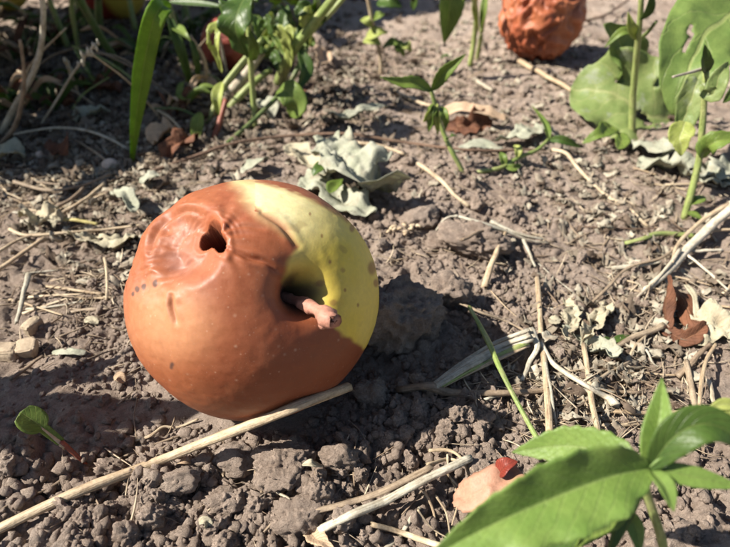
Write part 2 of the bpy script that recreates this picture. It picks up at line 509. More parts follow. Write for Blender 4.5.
# ------------------------------------------------------------------ ground: one sheet, fine under the lens and coarser towards the horizon
def axis(lo, hi, fine, cap, growth, far):
    a = list(np.arange(lo, hi, fine))
    s = fine; x = a[-1]
    up = []
    while x < far:
        s = min(s * growth, cap) if x < hi + 60 else s * 1.25
        x += s; up.append(x)
    s = fine; x = lo; dn = []
    while x > -far:
        s = min(s * growth, cap) if x > lo - 60 else s * 1.25
        x -= s; dn.append(x)
    return np.array(dn[::-1] + a + up)
gx = axis(-12.5, 13.5, 0.075, 0.32, 1.012, 6000)
gy = axis(6.0, 27.0, 0.075, 0.32, 1.012, 6000)
gy = gy[(gy > 0.0) | (np.arange(len(gy)) % 4 == 0)]
X, Y = np.meshgrid(gx, gy)
Z = H_true(X.ravel(), Y.ravel())
ZG = Z.reshape(len(gy), len(gx))
nx, ny = len(gx), len(gy)
idx = np.arange(nx * ny).reshape(ny, nx)
GF = np.stack([idx[:-1, :-1], idx[:-1, 1:], idx[1:, 1:], idx[1:, :-1]], -1).reshape(-1, 4)
mesh_obj('ground', np.stack([X.ravel(), Y.ravel(), Z], 1), GF, SOIL, org=np.zeros(3), kind='structure')
print('ground verts', nx, ny, nx * ny)

# ------------------------------------------------------------------ soil clods
def ico(sub):
    bm = bmesh.new(); bmesh.ops.create_icosphere(bm, subdivisions=sub, radius=1.0)
    V = np.array([v.co[:] for v in bm.verts]); F = np.array([[v.index for v in f.verts] for f in bm.faces]); bm.free()
    return V, F
ICO = {k: ico(k) for k in (1, 2, 3, 4, 5)}
def clod_shape(sub, seed, amp=0.35, ang=0.0):
    V, F = ICO[sub]
    V = V.copy()
    r = 1 + amp * vnoise(V + seed * 13.7, 1.1, seed) + amp * 0.55 * vnoise(V + seed * 5.1, 2.5, seed + 1) + amp * 0.35 * vnoise(V + seed, 5.5, seed + 2) + amp * 0.18 * vnoise(V + seed, 12, seed + 3)
    D0 = ICO[sub][0]
    V *= r[:, None]
    if ang:                                   # broken flat faces
        rs = np.random.default_rng(seed)
        for _ in range(9):
            d = unit(rs.normal(size=3)); c = 0.55 + 0.3 * rs.random()
            k = V @ d; over = np.maximum(k - c, 0)
            V -= d[None] * (over * ang)[:, None]
    if sub >= 3:
        V += D0 * (amp * (0.60 * (0.45 - np.abs(vnoise(D0 + seed * 2, 2.6, seed + 4))) + 0.50 * (0.45 - np.abs(vnoise(D0 + seed * 2, 6.0, seed + 5))) + 0.3 * (0.45 - np.abs(vnoise(D0 + seed * 2, 13.0, seed + 6))) + 0.12 * vnoise(D0 + seed, 26.0, seed + 7)))[:, None]
    return V, F

def big_clod(px, py, wpx, hgt, label, seed, sink=0.25, sub=4, sq=(1, 0.8), ang=0.8, rot=0.0, amp=0.35, name='soil_clod'):
    P = gp(px, py)
    r = pw(wpx, P) / 2
    V, F = clod_shape(sub, seed, amp, ang)
    V = V * np.array([r * sq[0], r * sq[1], hgt])
    c, s = math.cos(rot), math.sin(rot)
    V[:, :2] = V[:, :2] @ np.array([[c, s], [-s, c]])
    base = np.array([P[0], P[1], float(H(P[0], P[1])[0])])
    V += base + np.array([0, 0, hgt * (1 - 2 * sink)])
    return mesh_obj(name, V, F, SOIL, org=base, label=label, cat='soil clod', group='loose soil clods')

big_clod(400, 332, 100, 1.75, 'largest brown soil clod, shaded, pressed against right side of the near apple', 3, 0.30, 5, (1.0, 0.8), 0.95, 0.5, 0.30)
big_clod(448, 300, 46, 0.75, 'brown clod just right of the largest clod beside the near apple', 5, 0.2, 4, (1, 0.8), 0.7, 0.2)
big_clod(472, 250, 66, 0.85, 'angular brown clod under the crossed dry grass right of the apple', 8, 0.2, 5, (1, 0.7), 0.9, -0.2)
big_clod(420, 222, 44, 0.6, 'flat dark clod behind the right shoulder of the near apple', 11, 0.25, 4, (1, 0.7), 0.9, 0.4)
big_clod(440, 246, 30, 0.5, 'small dark clod left of the angular clod under the dry grass', 14, 0.25, 4)
big_clod(372, 400, 36, 0.55, 'round shaded clod below the cut end of the long straw', 17, 0.2, 4)
big_clod(240, 462, 46, 0.50, 'pale sunlit clod below the middle of the long straw', 21, 0.3, 4, (1, 0.8), 0.3)
big_clod(285, 470, 56, 0.62, 'largest pale sunlit clod in front of the apple', 24, 0.3, 5, (1, 0.9), 0.3)
big_clod(340, 462, 34, 0.45, 'knobbly clod at edge of the apple shadow, in front', 27, 0.3, 4, (1, 0.8), 0.2)
big_clod(226, 506, 42, 0.5, 'lumpy grey clod at the bottom left of the brown flat stem', 31, 0.3, 4, (1, 0.8), 0.3)
big_clod(300, 522, 50, 0.5, 'flat pale clod under the left end of the ringed straw at bottom', 34, 0.3, 4, (1, 0.7), 0.3)
big_clod(178, 484, 36, 0.4, 'sunlit clod under the long straw, left of the apple bottom', 37, 0.3, 4)

clod_meshes = []
for k in range(10):
    V, F = clod_shape(4, 100 + k * 7, 0.46, 0.35)
    me = bpy.data.meshes.new('soil_clod'); me.from_pydata((V * CM).tolist(), [], F.tolist()); me.update()
    me.polygons.foreach_set('use_smooth', np.ones(len(me.polygons), bool)); me.materials.append(SOIL)
    clod_meshes.append(me)
def clear_of_apple(p, r):
    return np.hypot(p[0] - APC[0], p[1] - APC[1]) > 2.6 + r
CZL = ['small clod among the sunlit lumps below the long pale stalk', 'small clod between the apple front and the ringed straw', 'small shaded clod in the apple shadow below the broken stalk', 'small clod among crumbs left and right of the upright pale straw top',
       'small clod in the litter around the brown curled leaf', 'small clod on bare soil behind the largest clod', 'small clod on smooth soil left of the apple', 'small clod under the blurred front weed', 'small clod in shade right of the thick pale weed stem', 'small clod on the bare soil around the wilting weed']
CZ = [  # px zone, count, width range in px
    (150, 510, 170, 40, 34, 12, 28), (330, 500, 120, 45, 26, 11, 26), (430, 425, 80, 40, 40, 10, 22), (520, 305, 70, 45, 26, 8, 15),
    (640, 310, 80, 45, 18, 8, 14), (440, 215, 80, 40, 18, 9, 22), (120, 350, 90, 60, 12, 8, 16), (640, 490, 90, 50, 20, 10, 20), (330, 60, 60, 35, 12, 10, 20), (480, 130, 120, 60, 12, 8, 14)]
clod_spots = []
for zi, (cx, cy, rx, ry, n, a, b) in enumerate(CZ):
    k = 0
    while k < n:
        t = rng.normal(size=2) * 0.5
        px, py = cx + t[0] * rx, cy + t[1] * ry
        if py > 560 or px < -20 or px > 750: continue
        P = gp(px, py); r = pw(rng.uniform(a, b), P) / 2
        if not clear_of_apple(P, r): k += 1; continue
        o = bpy.data.objects.new('soil_clod', clod_meshes[rng.integers(10)])
        col.objects.link(o)
        o.location = (P[0] * CM, P[1] * CM, (float(H(P[0], P[1])[0]) + r * 0.30) * CM)
        o.rotation_euler = (rng.uniform(0, 6), rng.uniform(0, 6), rng.uniform(0, 6))
        o.scale = (r, r * rng.uniform(0.75, 1.0), r * rng.uniform(0.6, 0.9))
        tag(o, CZL[zi], 'soil clod', 'loose soil clods, patch %d' % (zi + 1))
        clod_spots.append((P[0], P[1], r)); k += 1

# crumbs nobody could count
def crumbs():
    V0, F0 = ICO[1]
    VV = []; FF = []; off = 0
    zones = [(190, 500, 230, 60, 1500, 0.06, 0.26), (430, 425, 110, 50, 900, 0.06, 0.22), (520, 300, 75, 45, 900, 0.05, 0.17), (640, 320, 100, 50, 800, 0.05, 0.17),
             (110, 340, 90, 60, 600, 0.05, 0.18), (450, 205, 110, 55, 800, 0.06, 0.24), (640, 480, 110, 60, 600, 0.05, 0.2), (365, 110, 380, 90, 2200, 0.06, 0.26), (365, 300, 420, 220, 4500, 0.03, 0.13)]
    for (cx, cy, rx, ry, n, a, b) in zones:
        for _ in range(n):
            t = rng.normal(size=2) * 0.55
            px, py = cx + t[0] * rx, min(max(cy + t[1] * ry, 2), 640)
            r_ = ray(px, py); s = CAM_H / -r_[2]; x, y = r_[0] * s, r_[1] * s
            if np.hypot(x - APC[0], y - APC[1]) < 2.7: continue
            r = a * (b / a) ** rng.random() ** 1.6
            VV.append((x, y, r))
    A = np.array(VV); z = H(A[:, 0], A[:, 1])
    n = len(A)
    base = np.stack([clod_shape(1, 400 + k, 0.55)[0] for k in range(24)])
    pick = rng.integers(24, size=n)
    W = base[pick] * (A[:, 2] * 1.0)[:, None, None] * rng.uniform(0.7, 1.15, size=(n, 1, 3))
    W[:, :, 0] += A[:, 0, None]; W[:, :, 1] += A[:, 1, None]; W[:, :, 2] += (z + A[:, 2] * 0.35)[:, None]
    F = (F0[None] + (np.arange(n) * len(V0))[:, None, None]).reshape(-1, 3)
    mesh_obj('soil_crumbs', W.reshape(-1, 3), F, SOIL, org=np.zeros(3), label='fine loose soil crumbs scattered over the ground', cat='soil crumbs', kind='stuff')
crumbs()

# ------------------------------------------------------------------ the near apple
def apple_near():
    bm = bmesh.new(); bmesh.ops.create_icosphere(bm, subdivisions=8, radius=1.0)
    D = np.array([v.co[:] for v in bm.verts]); F = np.array([[v.index for v in f.verts] for f in bm.faces], dtype=np.int32); bm.free()
    T = unit(CAMP - APC); Rt = unit(np.cross(np.array([0, 0, 1.0]), T)); U = np.cross(T, Rt)
    u = D @ Rt; v = D @ U; w = D @ T
    px = 255 + u * 124; py = 298 - v * 120           # where the feature stands on the side of the apple that was photographed
    def project():
        a, b, _ = topix(APC + D * r[:, None] - U[None] * (D * r[:, None] @ U)[:, None] * 0.035)
        return a, b
    front = sstep(-0.1, 0.15, w)
    A = unit(Rt * 0.335 + U * -0.01 + T * 0.93)        # stalk axis
    th = np.arccos(np.clip(D @ A, -1, 1))
    r = np.full(len(D), APR)
    r += 0.10 * np.exp(-((th - 0.62) / 0.33) ** 2)
    r -= 0.24 * np.exp(-(th / 0.36) ** 2) + 1.5 * np.exp(-(th / 0.140) ** 2)
    r -= 0.22 * sstep(2.0, 3.1, th)                   # narrower far end
    r += 0.07 * vnoise(D + 3, 1.3, 40) + 0.035 * vnoise(D + 3, 2.7, 41)
    r += 0.008 * vnoise(D + 3, 16, 42)
    px0 = np.hypot((px - 178) / 46, (py - 255) / 48); r += front * sstep(1.25, 0.6, px0) * (0.012 * vnoise(D * np.array([1.0, 1.0, 2.2]), 12, 48) + 0.005 * vnoise(D, 34, 49))
    px, py = project()
    def ell(cx, cy, rx, ry, rot=0.0):
        dx = px - cx; dy = py - cy; c, s = math.cos(rot), math.sin(rot)
        return np.sqrt(((dx * c + dy * s) / rx) ** 2 + ((-dx * s + dy * c) / ry) ** 2)
    wob = 0.16 * vnoise(D + 9, 4, 43) + 0.06 * vnoise(D + 9, 10, 143)
    # sunken rotten hollow with a firm rim
    e = ell(183, 245, 36, 40, 0.45) + wob
    soft_side = sstep(-15, 25, py - 245 + 0.4 * (px - 183))
    r -= front * 0.55 * sstep(0, 1, (1.08 + 0.22 * soft_side - e) / (0.5 + 0.6 * soft_side))
    r += front * (1 - 0.9 * soft_side) * 0.045 * np.exp(-((e - 1.16) / 0.15) ** 2)
    e2 = ell(150, 268, 26, 34, 0.3) + wob
    r -= front * 0.16 * sstep(1.2, 0.4, e2)
    r += front * 0.016 * np.sin(py * 0.55 + px * 0.15 + 4 * vnoise(D, 6, 44)) * sstep(1.2, 0.7, ell(155, 265, 30, 30))
    px, py = project()
    # torn hole
    dx = px - 214; dy = py - 239
    ang = np.arctan2(dy, dx)
    tri = 11.5 * (1 + 0.26 * np.cos(3 * (ang + 1.45)) + 0.10 * np.cos(5 * ang + 1))
    q = np.hypot(dx, dy * 0.92) / tri + 0.05 * vnoise(D, 16, 45)
    hole = front * sstep(1.08, 0.90, q)
    r -= hole * 1.7
    r += front * 0.03 * np.exp(-((q - 1.5) / 0.25) ** 2)
    # radiating wrinkles on the right of the hole
    rad = np.hypot(dx, dy)
    fall = np.exp(-((rad - 24) / 17) ** 2) * sstep(0.2, -0.9, -np.cos(ang + 0.15))
    r += (1 - sstep(1.7, 1.1, q)) * front * 0.030 * fall * np.sin(ang * 13 + 2.5 * vnoise(D, 5, 46))
    fall2 = np.exp(-((rad - 20) / 10) ** 2) * sstep(-0.2, 0.7, -np.sin(ang))
    r += (1 - sstep(1.7, 1.1, q)) * front * 0.012 * fall2 * np.sin(rad * 1.15 + 2 * vnoise(D, 7, 47))
    def crease(pts, depth, wid, lip=0.4):
        nonlocal r
        best = np.full(len(D), 1e9)
        P = spline([(a, b, 0) for a, b in pts], 16)[:, :2]
        tt = np.zeros(len(D))
        for i in range(15):
            a, b = P[i], P[i + 1]; ab = b - a; L = ab @ ab + 1e-9
            t = np.clip(((px - a[0]) * ab[0] + (py - a[1]) * ab[1]) / L, 0, 1)
            d = np.hypot(px - a[0] - t * ab[0], py - a[1] - t * ab[1])
            k = d < best; best[k] = d[k]; tt[k] = (i + t[k]) / 15
        env = front * np.sin(np.pi * np.clip(tt * 0.86 + 0.12, 0, 1)) ** 0.6
        r -= env * depth * (np.exp(-(best / wid) ** 2) - lip * np.exp(-((best - 2.2 * wid) / (1.4 * wid)) ** 2))
        return env * np.exp(-(best / (wid * 1.6)) ** 2)
    cr1 = crease([(230, 249), (248, 257), (266, 262), (282, 274)], 0.10, 2.6)
    cr2 = crease([(262, 213), (282, 226), (298, 247)], 0.07, 2.6)
    cr3 = crease([(171, 296), (172, 308), (177, 324)], 0.09, 2.2)
    crease([(226, 230), (245, 226), (264, 229)], 0.05, 2.2)
    crease([(150, 252), (160, 228), (186, 211), (208, 217)], 0.05, 2.5, 1.2)
    P = D * r[:, None]
    P -= U[None] * (P @ U)[:, None] * 0.035
    # bottom pressed flat where it sits
    zmin = -APC[2] + 0.10
    lowk = P[:, 2] < zmin + 0.35
    P[lowk, 2] = zmin + 0.35 - 0.35 * np.tanh((zmin + 0.35 - P[lowk, 2]) / 0.35)
    # --- skin colours
    poly = np.array([(234, 181), (252, 203), (275, 222), (299, 246), (289, 262), (282, 280), (289, 300), (318, 318), (342, 335), (360, 346), (373, 351), (400, 345),
                     (410, 300), (395, 240), (372, 224), (348, 222), (330, 210), (312, 200), (288, 190), (262, 183)], float)
    qx = px + 2.0 * vnoise(D, 7, 50) + 1.2 * vnoise(D, 18, 51); qy = py + 2.0 * vnoise(D, 7, 52) + 1.2 * vnoise(D, 18, 53)
    inside = np.zeros(len(D), bool); dist = np.full(len(D), 1e9)
    for i in range(len(poly)):
        a = poly[i]; b = poly[(i + 1) % len(poly)]
        cond = ((a[1] > qy) != (b[1] > qy)) & (qx < (b[0] - a[0]) * (qy - a[1]) / (b[1] - a[1] + 1e-9) + a[0])
        inside ^= cond
        ab = b - a; t = np.clip(((qx - a[0]) * ab[0] + (qy - a[1]) * ab[1]) / (ab @ ab), 0, 1)
        dist = np.minimum(dist, np.hypot(qx - a[0] - t * ab[0], qy - a[1] - t * ab[1]))
    sd = np.where(inside, dist, -dist)
    soft = 3.0 + 11.0 * sstep(300, 262, px) * sstep(285, 235, py)
    soft = np.where((py < 212) & (px > 255), 3.0, soft)
    yel = sstep(-1.0, 1.0, sd / soft) * sstep(-0.06, 0.06, w)
    def mixc(c, d, f):
        return c * (1 - f[:, None]) + np.asarray(d, float)[None] * f[:, None]
    n1 = vnoise(D + 5, 3, 60); n2 = vnoise(D + 5, 9, 61); n3 = vnoise(D + 5, 30, 62)
    C = np.tile(np.array([0.30, 0.092, 0.034]), (len(D), 1))
    C = mixc(C, (0.21, 0.050, 0.018), np.clip(0.5 + 0.9 * n1 + 0.4 * n2, 0, 1) * 0.65)
    C = mixc(C, (0.36, 0.13, 0.056), sstep(0.15, 0.7, n2 + n1 * 0.5) * 0.35)
    C = mixc(C, (0.56, 0.29, 0.145), front * sstep(1.3, 0.2, ell(172, 322, 50, 46, 0.3)) * 0.55)     # sunlit highlight of the left cheek, painted in as paler skin
    C = mixc(C, (0.185, 0.046, 0.017), front * sstep(1.6, 0.2, ell(305, 365, 95, 52, -0.3) + 0.2 * n1) * 0.62)  # unlit lower right: shade painted into the red-brown rot colour
    C = mixc(C, (0.31, 0.11, 0.055), front * sstep(1.15, 0.7, e) * 0.6)
    C = mixc(C, (0.26, 0.125, 0.095), front * sstep(1.1, 0.3, ell(180, 262, 20, 17)) * 0.5)
    C = mixc(C, (0.30, 0.085, 0.035), np.clip(cr1 + 0.6 * cr3, 0, 1) * 0.6)
    Yc = np.tile(np.array([0.66, 0.500, 0.065]), (len(D), 1))
    Yc = mixc(Yc, (0.76, 0.67, 0.38), np.clip(sstep(1.25, 0.15, ell(262, 200, 90, 50, 0.5)) + 0.18 * n1, 0, 1))
    Yc = mixc(Yc, (0.70, 0.57, 0.16), np.clip(0.4 * n1 + 0.25 * n2 + 0.2, 0, 1) * 0.6)
    Yc = mixc(Yc, (0.36, 0.27, 0.06), sstep(0.50, 0.16, th + 0.04 * n2) * 0.55)
    Yc = mixc(Yc, (0.25, 0.13, 0.04), sstep(0.60, 0.82, vnoise(D, 14, 63)) * sstep(0.75, 0.2, th) * 0.7)
    # small bruises on the right edge
    for (bx, by, br) in ((372, 268, 5), (376, 283, 3), (352, 228, 3), (330, 262, 1.5), (345, 290, 1.5), (322, 236, 1.4), (310, 214, 1.3), (358, 305, 1.4)):
        Yc = mixc(Yc, (0.26, 0.12, 0.04), front * sstep(1.2, 0.5, ell(bx, by, br, br * 1.6)) * 0.8)
    C = mixc(C, Yc[0], np.zeros(len(D))); C = C * (1 - yel[:, None]) + Yc * yel[:, None]
    C = mixc(C, (0.28, 0.07, 0.03), cr2 * 0.75)
    C = mixc(C, (0.055, 0.032, 0.022), sstep(0.22, 0.10, th + 0.03 * n2) * 0.9)          # stalk pit: dark rot tone with the pit's shadow painted in
    C = mixc(C, (0.060, 0.012, 0.007), front * sstep(1.14, 1.0, q))  # rot flesh inside the hole, painted darker to stand in for shade
    C = mixc(C, (0.36, 0.10, 0.035), front * np.exp(-((q - 1.25) / 0.2) ** 2) * 0.6)
    for (bx, by, br) in ((137, 289, 2.2), (144, 287, 2.4), (155, 284, 2.8), (172, 365, 2.6), (133, 294, 2.0)):
        C = mixc(C, (0.10, 0.045, 0.03), front * sstep(1.3, 0.6, ell(bx, by, br, br * 1.4) + 0.3 * n3))
    for _ in range(420):                                                                    # pale lenticels and dust grains
        k = rng.integers(len(D))
        if w[k] < -0.2: continue
        rr = rng.uniform(0.004, 0.010)
        dd = np.abs(D - D[k]).max(1) < rr * 1.6
        ids = np.nonzero(dd)[0]
        f = sstep(rr * 1.3, rr * 0.5, np.linalg.norm(D[ids] - D[k], axis=1)) * (rng.uniform(.1, .38) if yel[k] < 0.5 else 0.12)
        C[ids] = C[ids] * (1 - f[:, None]) + np.array([0.66, 0.47, 0.33])[None] * f[:, None]
    m, nt, b, out = new_mat('apple_skin')
    a = N(nt, 'ShaderNodeAttribute', attribute_name='skin')
    p = pos_cm(nt)
    nz = noise(nt, p, 6.0, 5, 0.65)
    c = mix(nt, 0.5, a.outputs['Color'], ramp(nt, nz.outputs[0], [(0.3, (0.82, 0.80, 0.78)), (0.65, (1.08, 1.08, 1.08))]), 'MULTIPLY')
    nd = noise(nt, p, 20.0, 3, 0.6)
    c = mix(nt, ramp(nt, nd.outputs[0], [(0.66, (0, 0, 0)), (0.76, (0.35, 0.35, 0.35))]), c, (0.55, 0.42, 0.33))
    nt.links.new(c, b.inputs['Base Color'])
    rr = ramp(nt, nz.outputs[0], [(0.3, (0.46, 0.46, 0.46)), (0.7, (0.66, 0.66, 0.66))])
    nt.links.new(rr, b.inputs['Roughness'])
    b.inputs['Specular IOR Level'].default_value = 0.42
    b.inputs['Subsurface Weight'].default_value = 0.12
    b.inputs['Subsurface Radius'].default_value = (0.006, 0.0028, 0.0010)
    b.inputs['Subsurface Scale'].default_value = 0.6
    bump(nt, b, nz.outputs[0], 0.02, 0.35)
    root = thing('apple', 'half rotten brown and yellow apple with a torn hole, the big one in front', 'apple', (APC[0], APC[1], 0.08), 'fallen apples')
    col4 = np.concatenate([C, np.ones((len(C), 1))], 1)
    mesh_obj('skin', P + APC, F, m, parent=root, attrs={'skin': col4})
    # stalk: woody, flared broken tip
    b0 = APC + A * 2.2
    tip = dp(333, 320, depth_of(APC) - 3.75)
    midp = b0 * 0.45 + tip * 0.55 + U * 0.08
    Cn = spline([b0, midp, tip], 26)
    t = np.linspace(0, 1, 26)
    R = 0.17 + 0.03 * np.sin(t * 17) + 0.10 * np.exp(-((t - 0.93) / 0.12) ** 2) + 0.05 * np.exp(-((t - 0.6) / 0.1) ** 2)
    V, Fs = tube(Cn, R, 18, 0.9, 0.0, 3)
    cc = np.repeat(Cn, 18, axis=0)
    V = cc + (V - cc) * (1 + 0.20 * vnoise(V, 2.8, 70) + 0.22 * vnoise(V, 7.5, 71))[:, None]
    sm = straw_mat('apple_stalk', (0.42, 0.20, 0.14), (0.44, 0.21, 0.15), (0.22, 0.085, 0.055), 0.6, 0.4)
    st = mesh_obj('stalk', V, Fs, sm, parent=root)
    # dark broken core of the stalk tip, ring of torn bark round it
    tv = unit(Cn[-1] - Cn[-3])
    V, Fs = tube(np.array([Cn[-1] - tv * 0.06, Cn[-1] + tv * 0.06, Cn[-1] + tv * 0.09]), [0.17, 0.15, 0.06], 12, 0.85, 0.35, 9)
    cm_ = straw_mat('stalk_core', (0.10, 0.045, 0.03), (0.12, 0.05, 0.035), (0.05, 0.025, 0.02), 0.8, 0.2)
    mesh_obj('broken_tip', V, Fs, cm_, parent=st)
    V, F2 = clod_shape(2, 77, 0.3)
    mesh_obj('bud_scar', V * np.array([0.11, 0.11, 0.14]) + Cn[-4] - U * 0.22 - Rt * 0.14, F2, sm, parent=st)
apple_near()

# ------------------------------------------------------------------ farther apples
def apple_far(px, py, wpx, label, colours, seed, shrivel=0.0, axis=(0.2, -0.4, 0.9), squash=(1, 1, 1.0), dz=0.0, base=None):
    P = gp(px, py) if base is None else np.array(base, float)
    R = pw(wpx, P) / 2
    D, F = ICO[5]
    bm = bmesh.new(); bmesh.ops.create_icosphere(bm, subdivisions=6, radius=1.0)
    D = np.array([v.co[:] for v in bm.verts]); F = np.array([[v.index for v in f.verts] for f in bm.faces], dtype=np.int32); bm.free()
    A = unit(axis); th = np.arccos(np.clip(D @ A, -1, 1))
    r = R * (1 + 0.03 * np.exp(-((th - 0.6) / 0.3) ** 2) - 0.12 * np.exp(-(th / 0.4) ** 2) - 0.3 * np.exp(-(th / 0.17) ** 2) + 0.02 * vnoise(D, 1.5, seed))
    wr = np.zeros(len(D))
    if shrivel:
        Q = D + 0.30 * np.stack([vnoise(D + 4, 2.2, seed + k) for k in (1, 2, 3)], 1)
        wr = 1 - np.abs(vnoise(Q + 7, 3.0, seed + 4)) * 2.2; wr2 = 1 - np.abs(vnoise(Q + 7, 6.5, seed + 5)) * 2
        r += R * shrivel * (0.075 * np.clip(wr, -1, 1) + 0.035 * wr2 + 0.012 * vnoise(D, 15, seed + 6))
    V = D * r[:, None] * np.array(squash)
    n1 = vnoise(D + 2, 1.4, seed + 8); n2 = vnoise(D + 2, 4, seed + 9)
    c0, c1, c2 = [np.array(c) for c in colours]
    f = sstep(-0.4, 0.4, n1 + 0.3 * n2)[:, None]
    C = c0 * (1 - f) + c1 * f
    g = sstep(0.25, 0.6, D @ unit((0.9, -0.2, 0.1)) + 0.35 * n1)[:, None]
    C = C * (1 - g) + c2 * g
    if shrivel: C = C * (0.85 + 0.18 * np.clip(wr, -1, 1))[:, None]
    m, nt, b, out = new_mat('far_apple_skin')
    a = N(nt, 'ShaderNodeAttribute', attribute_name='skin'); p = pos_cm(nt)
    nz = noise(nt, p, 3.0, 5, 0.65)
    c = mix(nt, 0.6, a.outputs['Color'], ramp(nt, nz.outputs[0], [(0.3, (0.75, 0.73, 0.71)), (0.65, (1.1, 1.1, 1.1))]), 'MULTIPLY')
    nt.links.new(c, b.inputs['Base Color']); b.inputs['Roughness'].default_value = 0.55 if shrivel else 0.3
    b.inputs['Subsurface Weight'].default_value = 0.08; b.inputs['Subsurface Radius'].default_value = (0.005, 0.002, 0.001)
    bump(nt, b, nz.outputs[0], 0.08 if shrivel else 0.01, 0.6)
    zb = float(H(P[0], P[1])[0])
    off = np.array([P[0], P[1] + R * 0.75, zb - V[:, 2].min() - 0.25 + dz])
    root = thing('apple', label, 'apple', (off[0], off[1], zb), 'fallen apples')
    mesh_obj('skin', V + off, F, m, parent=root, attrs={'skin': np.concatenate([C, np.ones((len(C), 1))], 1)})
    s0 = off + A * R * 0.55; s1 = off + A * R * 1.05 + np.array([0.2, 0, 0.1])
    V, Fs = tube(spline([s0, (s0 + s1) / 2 + np.array([0.1, 0, 0]), s1], 8), 0.14, 8)
    mesh_obj('stalk', V, Fs, TWIG, parent=root)
OR = ((0.40, 0.125, 0.050), (0.30, 0.075, 0.030), (0.42, 0.14, 0.06))
apple_far(541, 66, 77, 'shrivelled orange-brown wrinkled apple at the top, behind', OR, 201, 1.0, (0.1, 0.5, 0.8), (1, 1, 1.08))
RD = ((0.28, 0.030, 0.022), (0.20, 0.020, 0.016), (0.50, 0.38, 0.06))
apple_far(112, 24, 62, 'dark red apple with a yellow cheek in shade at top left', RD, 221, 0.0, (-0.3, 0.6, 0.7))
YL = ((0.50, 0.42, 0.05), (0.42, 0.36, 0.05), (0.55, 0.45, 0.08))
apple_far(-6, 15, 62, 'yellow-green apple at the far top left corner', YL, 231, 0.0, (-0.2, 0.5, 0.8))
R2 = ((0.30, 0.055, 0.030), (0.22, 0.035, 0.02), (0.34, 0.08, 0.04))
apple_far(228, 74, 52, 'reddish brown apple half hidden behind the holed weed leaf', R2, 241, 0.25, (0.3, 0.6, 0.7))

# ------------------------------------------------------------------ straws and twigs lying on the soil
def lay(pts, n, h0=0.1):
    P = [gp(a[0], a[1], a[2] if len(a) > 2 else h0) for a in pts]
    return spline(P, n)
SEED = [1000]
def by_apple(px, py, gap=0.12):
    r = ray(px, py); r = r / np.linalg.norm(r); oc = CAMP - APC; b = oc @ r; R = APR + gap; disc = b * b - (oc @ oc - R * R)
    return CAMP + r * (-b - math.sqrt(max(disc, 0)))
def straw(label, pts, w, mat=None, w2=None, name='dry_straw', cat='straw', group=None, flat=0.8, h0=0.12, bulge=None, rough=0.05, sides=9, lift=True, parent=None, nod=0):
    SEED[0] += 1
    n = max(10, 6 * len(pts))
    C = lay(pts, n, h0) if not isinstance(pts[0], np.ndarray) else spline(pts, n)
    R0 = 0.78 * pw(w, C[0]) / 2; R1 = 0.78 * pw(w if w2 is None else w2, C[-1]) / 2
    t = np.linspace(0, 1, n)
    R = R0 * (1 - t) + R1 * t
    R = R * (1 + 0.10 * vnoise(np.stack([t * 7 + SEED[0], t * 0, t * 0], 1), 1, SEED[0]))
    if bulge:
        for (bt, ba, bw) in bulge: R += R * ba * np.exp(-((t - bt) / bw) ** 2)
    if lift:
        need = np.maximum(0, H(C[:, 0], C[:, 1]) + 0.35 * R - C[:, 2])
        for _ in range(4): need = np.maximum(need * 0.5, np.convolve(np.pad(need, 1, mode='edge'), [0.25, 0.5, 0.25], 'valid'))
        C[:, 2] += need
    C = C + 0.22 * R[:, None] * np.stack([vnoise(np.stack([t * 5 + SEED[0], t * 0 + k, t * 0], 1), 1.0, 5 + k) for k in range(3)], 1)
    V, F = tube(C, R, sides, flat, rough, SEED[0])
    return mesh_obj(name, V, F, mat or STRAW, parent=parent, attrs={'luv': tube_uv(C, sides)}, label=label, cat=None if parent else cat, group=None if parent else (group or 'dry straws on the soil'))

straw('long pale stalk running from bottom left corner to the underside of the apple', [gp(-40, 548, .15), gp(20, 519, .25), gp(90, 487, .38), gp(170, 456, .6), by_apple(256, 423), by_apple(303, 404), by_apple(349, 387)], 15, STRAW, 12, rough=0.06, sides=12, flat=1.0, bulge=[(0.3, .08, .02), (.62, .12, .02)])
straw('thin half buried straw lying behind the long pale stalk', [(-10, 520, .05), (50, 490, .06), (110, 462, .06), (200, 428, .05)], 5, STRAWDARK, 3)
straw('short wavy pale rootlet at left under the apple', [(136, 440), (150, 436), (163, 427), (178, 427), (198, 419)], 4.5, STRAW, 3, name='rootlet', cat='root')
straw('hair thin upright rootlet left of the apple bottom', [(137, 440), (134, 418), (137, 395), (135, 375)], 1.6, STRAWDARK, 1.2, name='rootlet', cat='root')
t1 = thing('split_stalk', 'thick bleached stalk with a peeling strip leaning in from the right edge', 'stalk', gp(690, 248), 'dry straws on the soil')
straw(None, [(745, 196, .9), (715, 222, .8), (690, 246, .6), (668, 270, .45), (645, 292, .2)], 15, STRAWPALE, 9, name='stalk', parent=t1, sides=12)
straw(None, [(680, 250, .75), (668, 266, .7), (652, 284, .35), (631, 303, .15)], 5, STRAWPALE, 3, name='peeling_strip', parent=t1)
straw(None, [(728, 204, .9), (700, 222, .95), (678, 245, .8), (672, 262, .7)], 6, STRAW, 4, name='peeling_strip', parent=t1)
straw('yellow-green stem piece behind the thick bleached stalk', [(626, 243, .25), (645, 238, .3), (662, 234, .3), (692, 236, .25)], 5, GREENSTALK, 9, bulge=[(.5, .2, .2)])
straw('thin tan straw touching the right edge above the brown leaf', [(694, 240, .3), (712, 231, .5), (745, 229, .5)], 4.5, STRAW, 4)
straw('thread thin dark stem running level left of the bleached stalk', [(585, 227, .2), (640, 229, .25), (692, 229, .3)], 2.2, TWIG, 2)
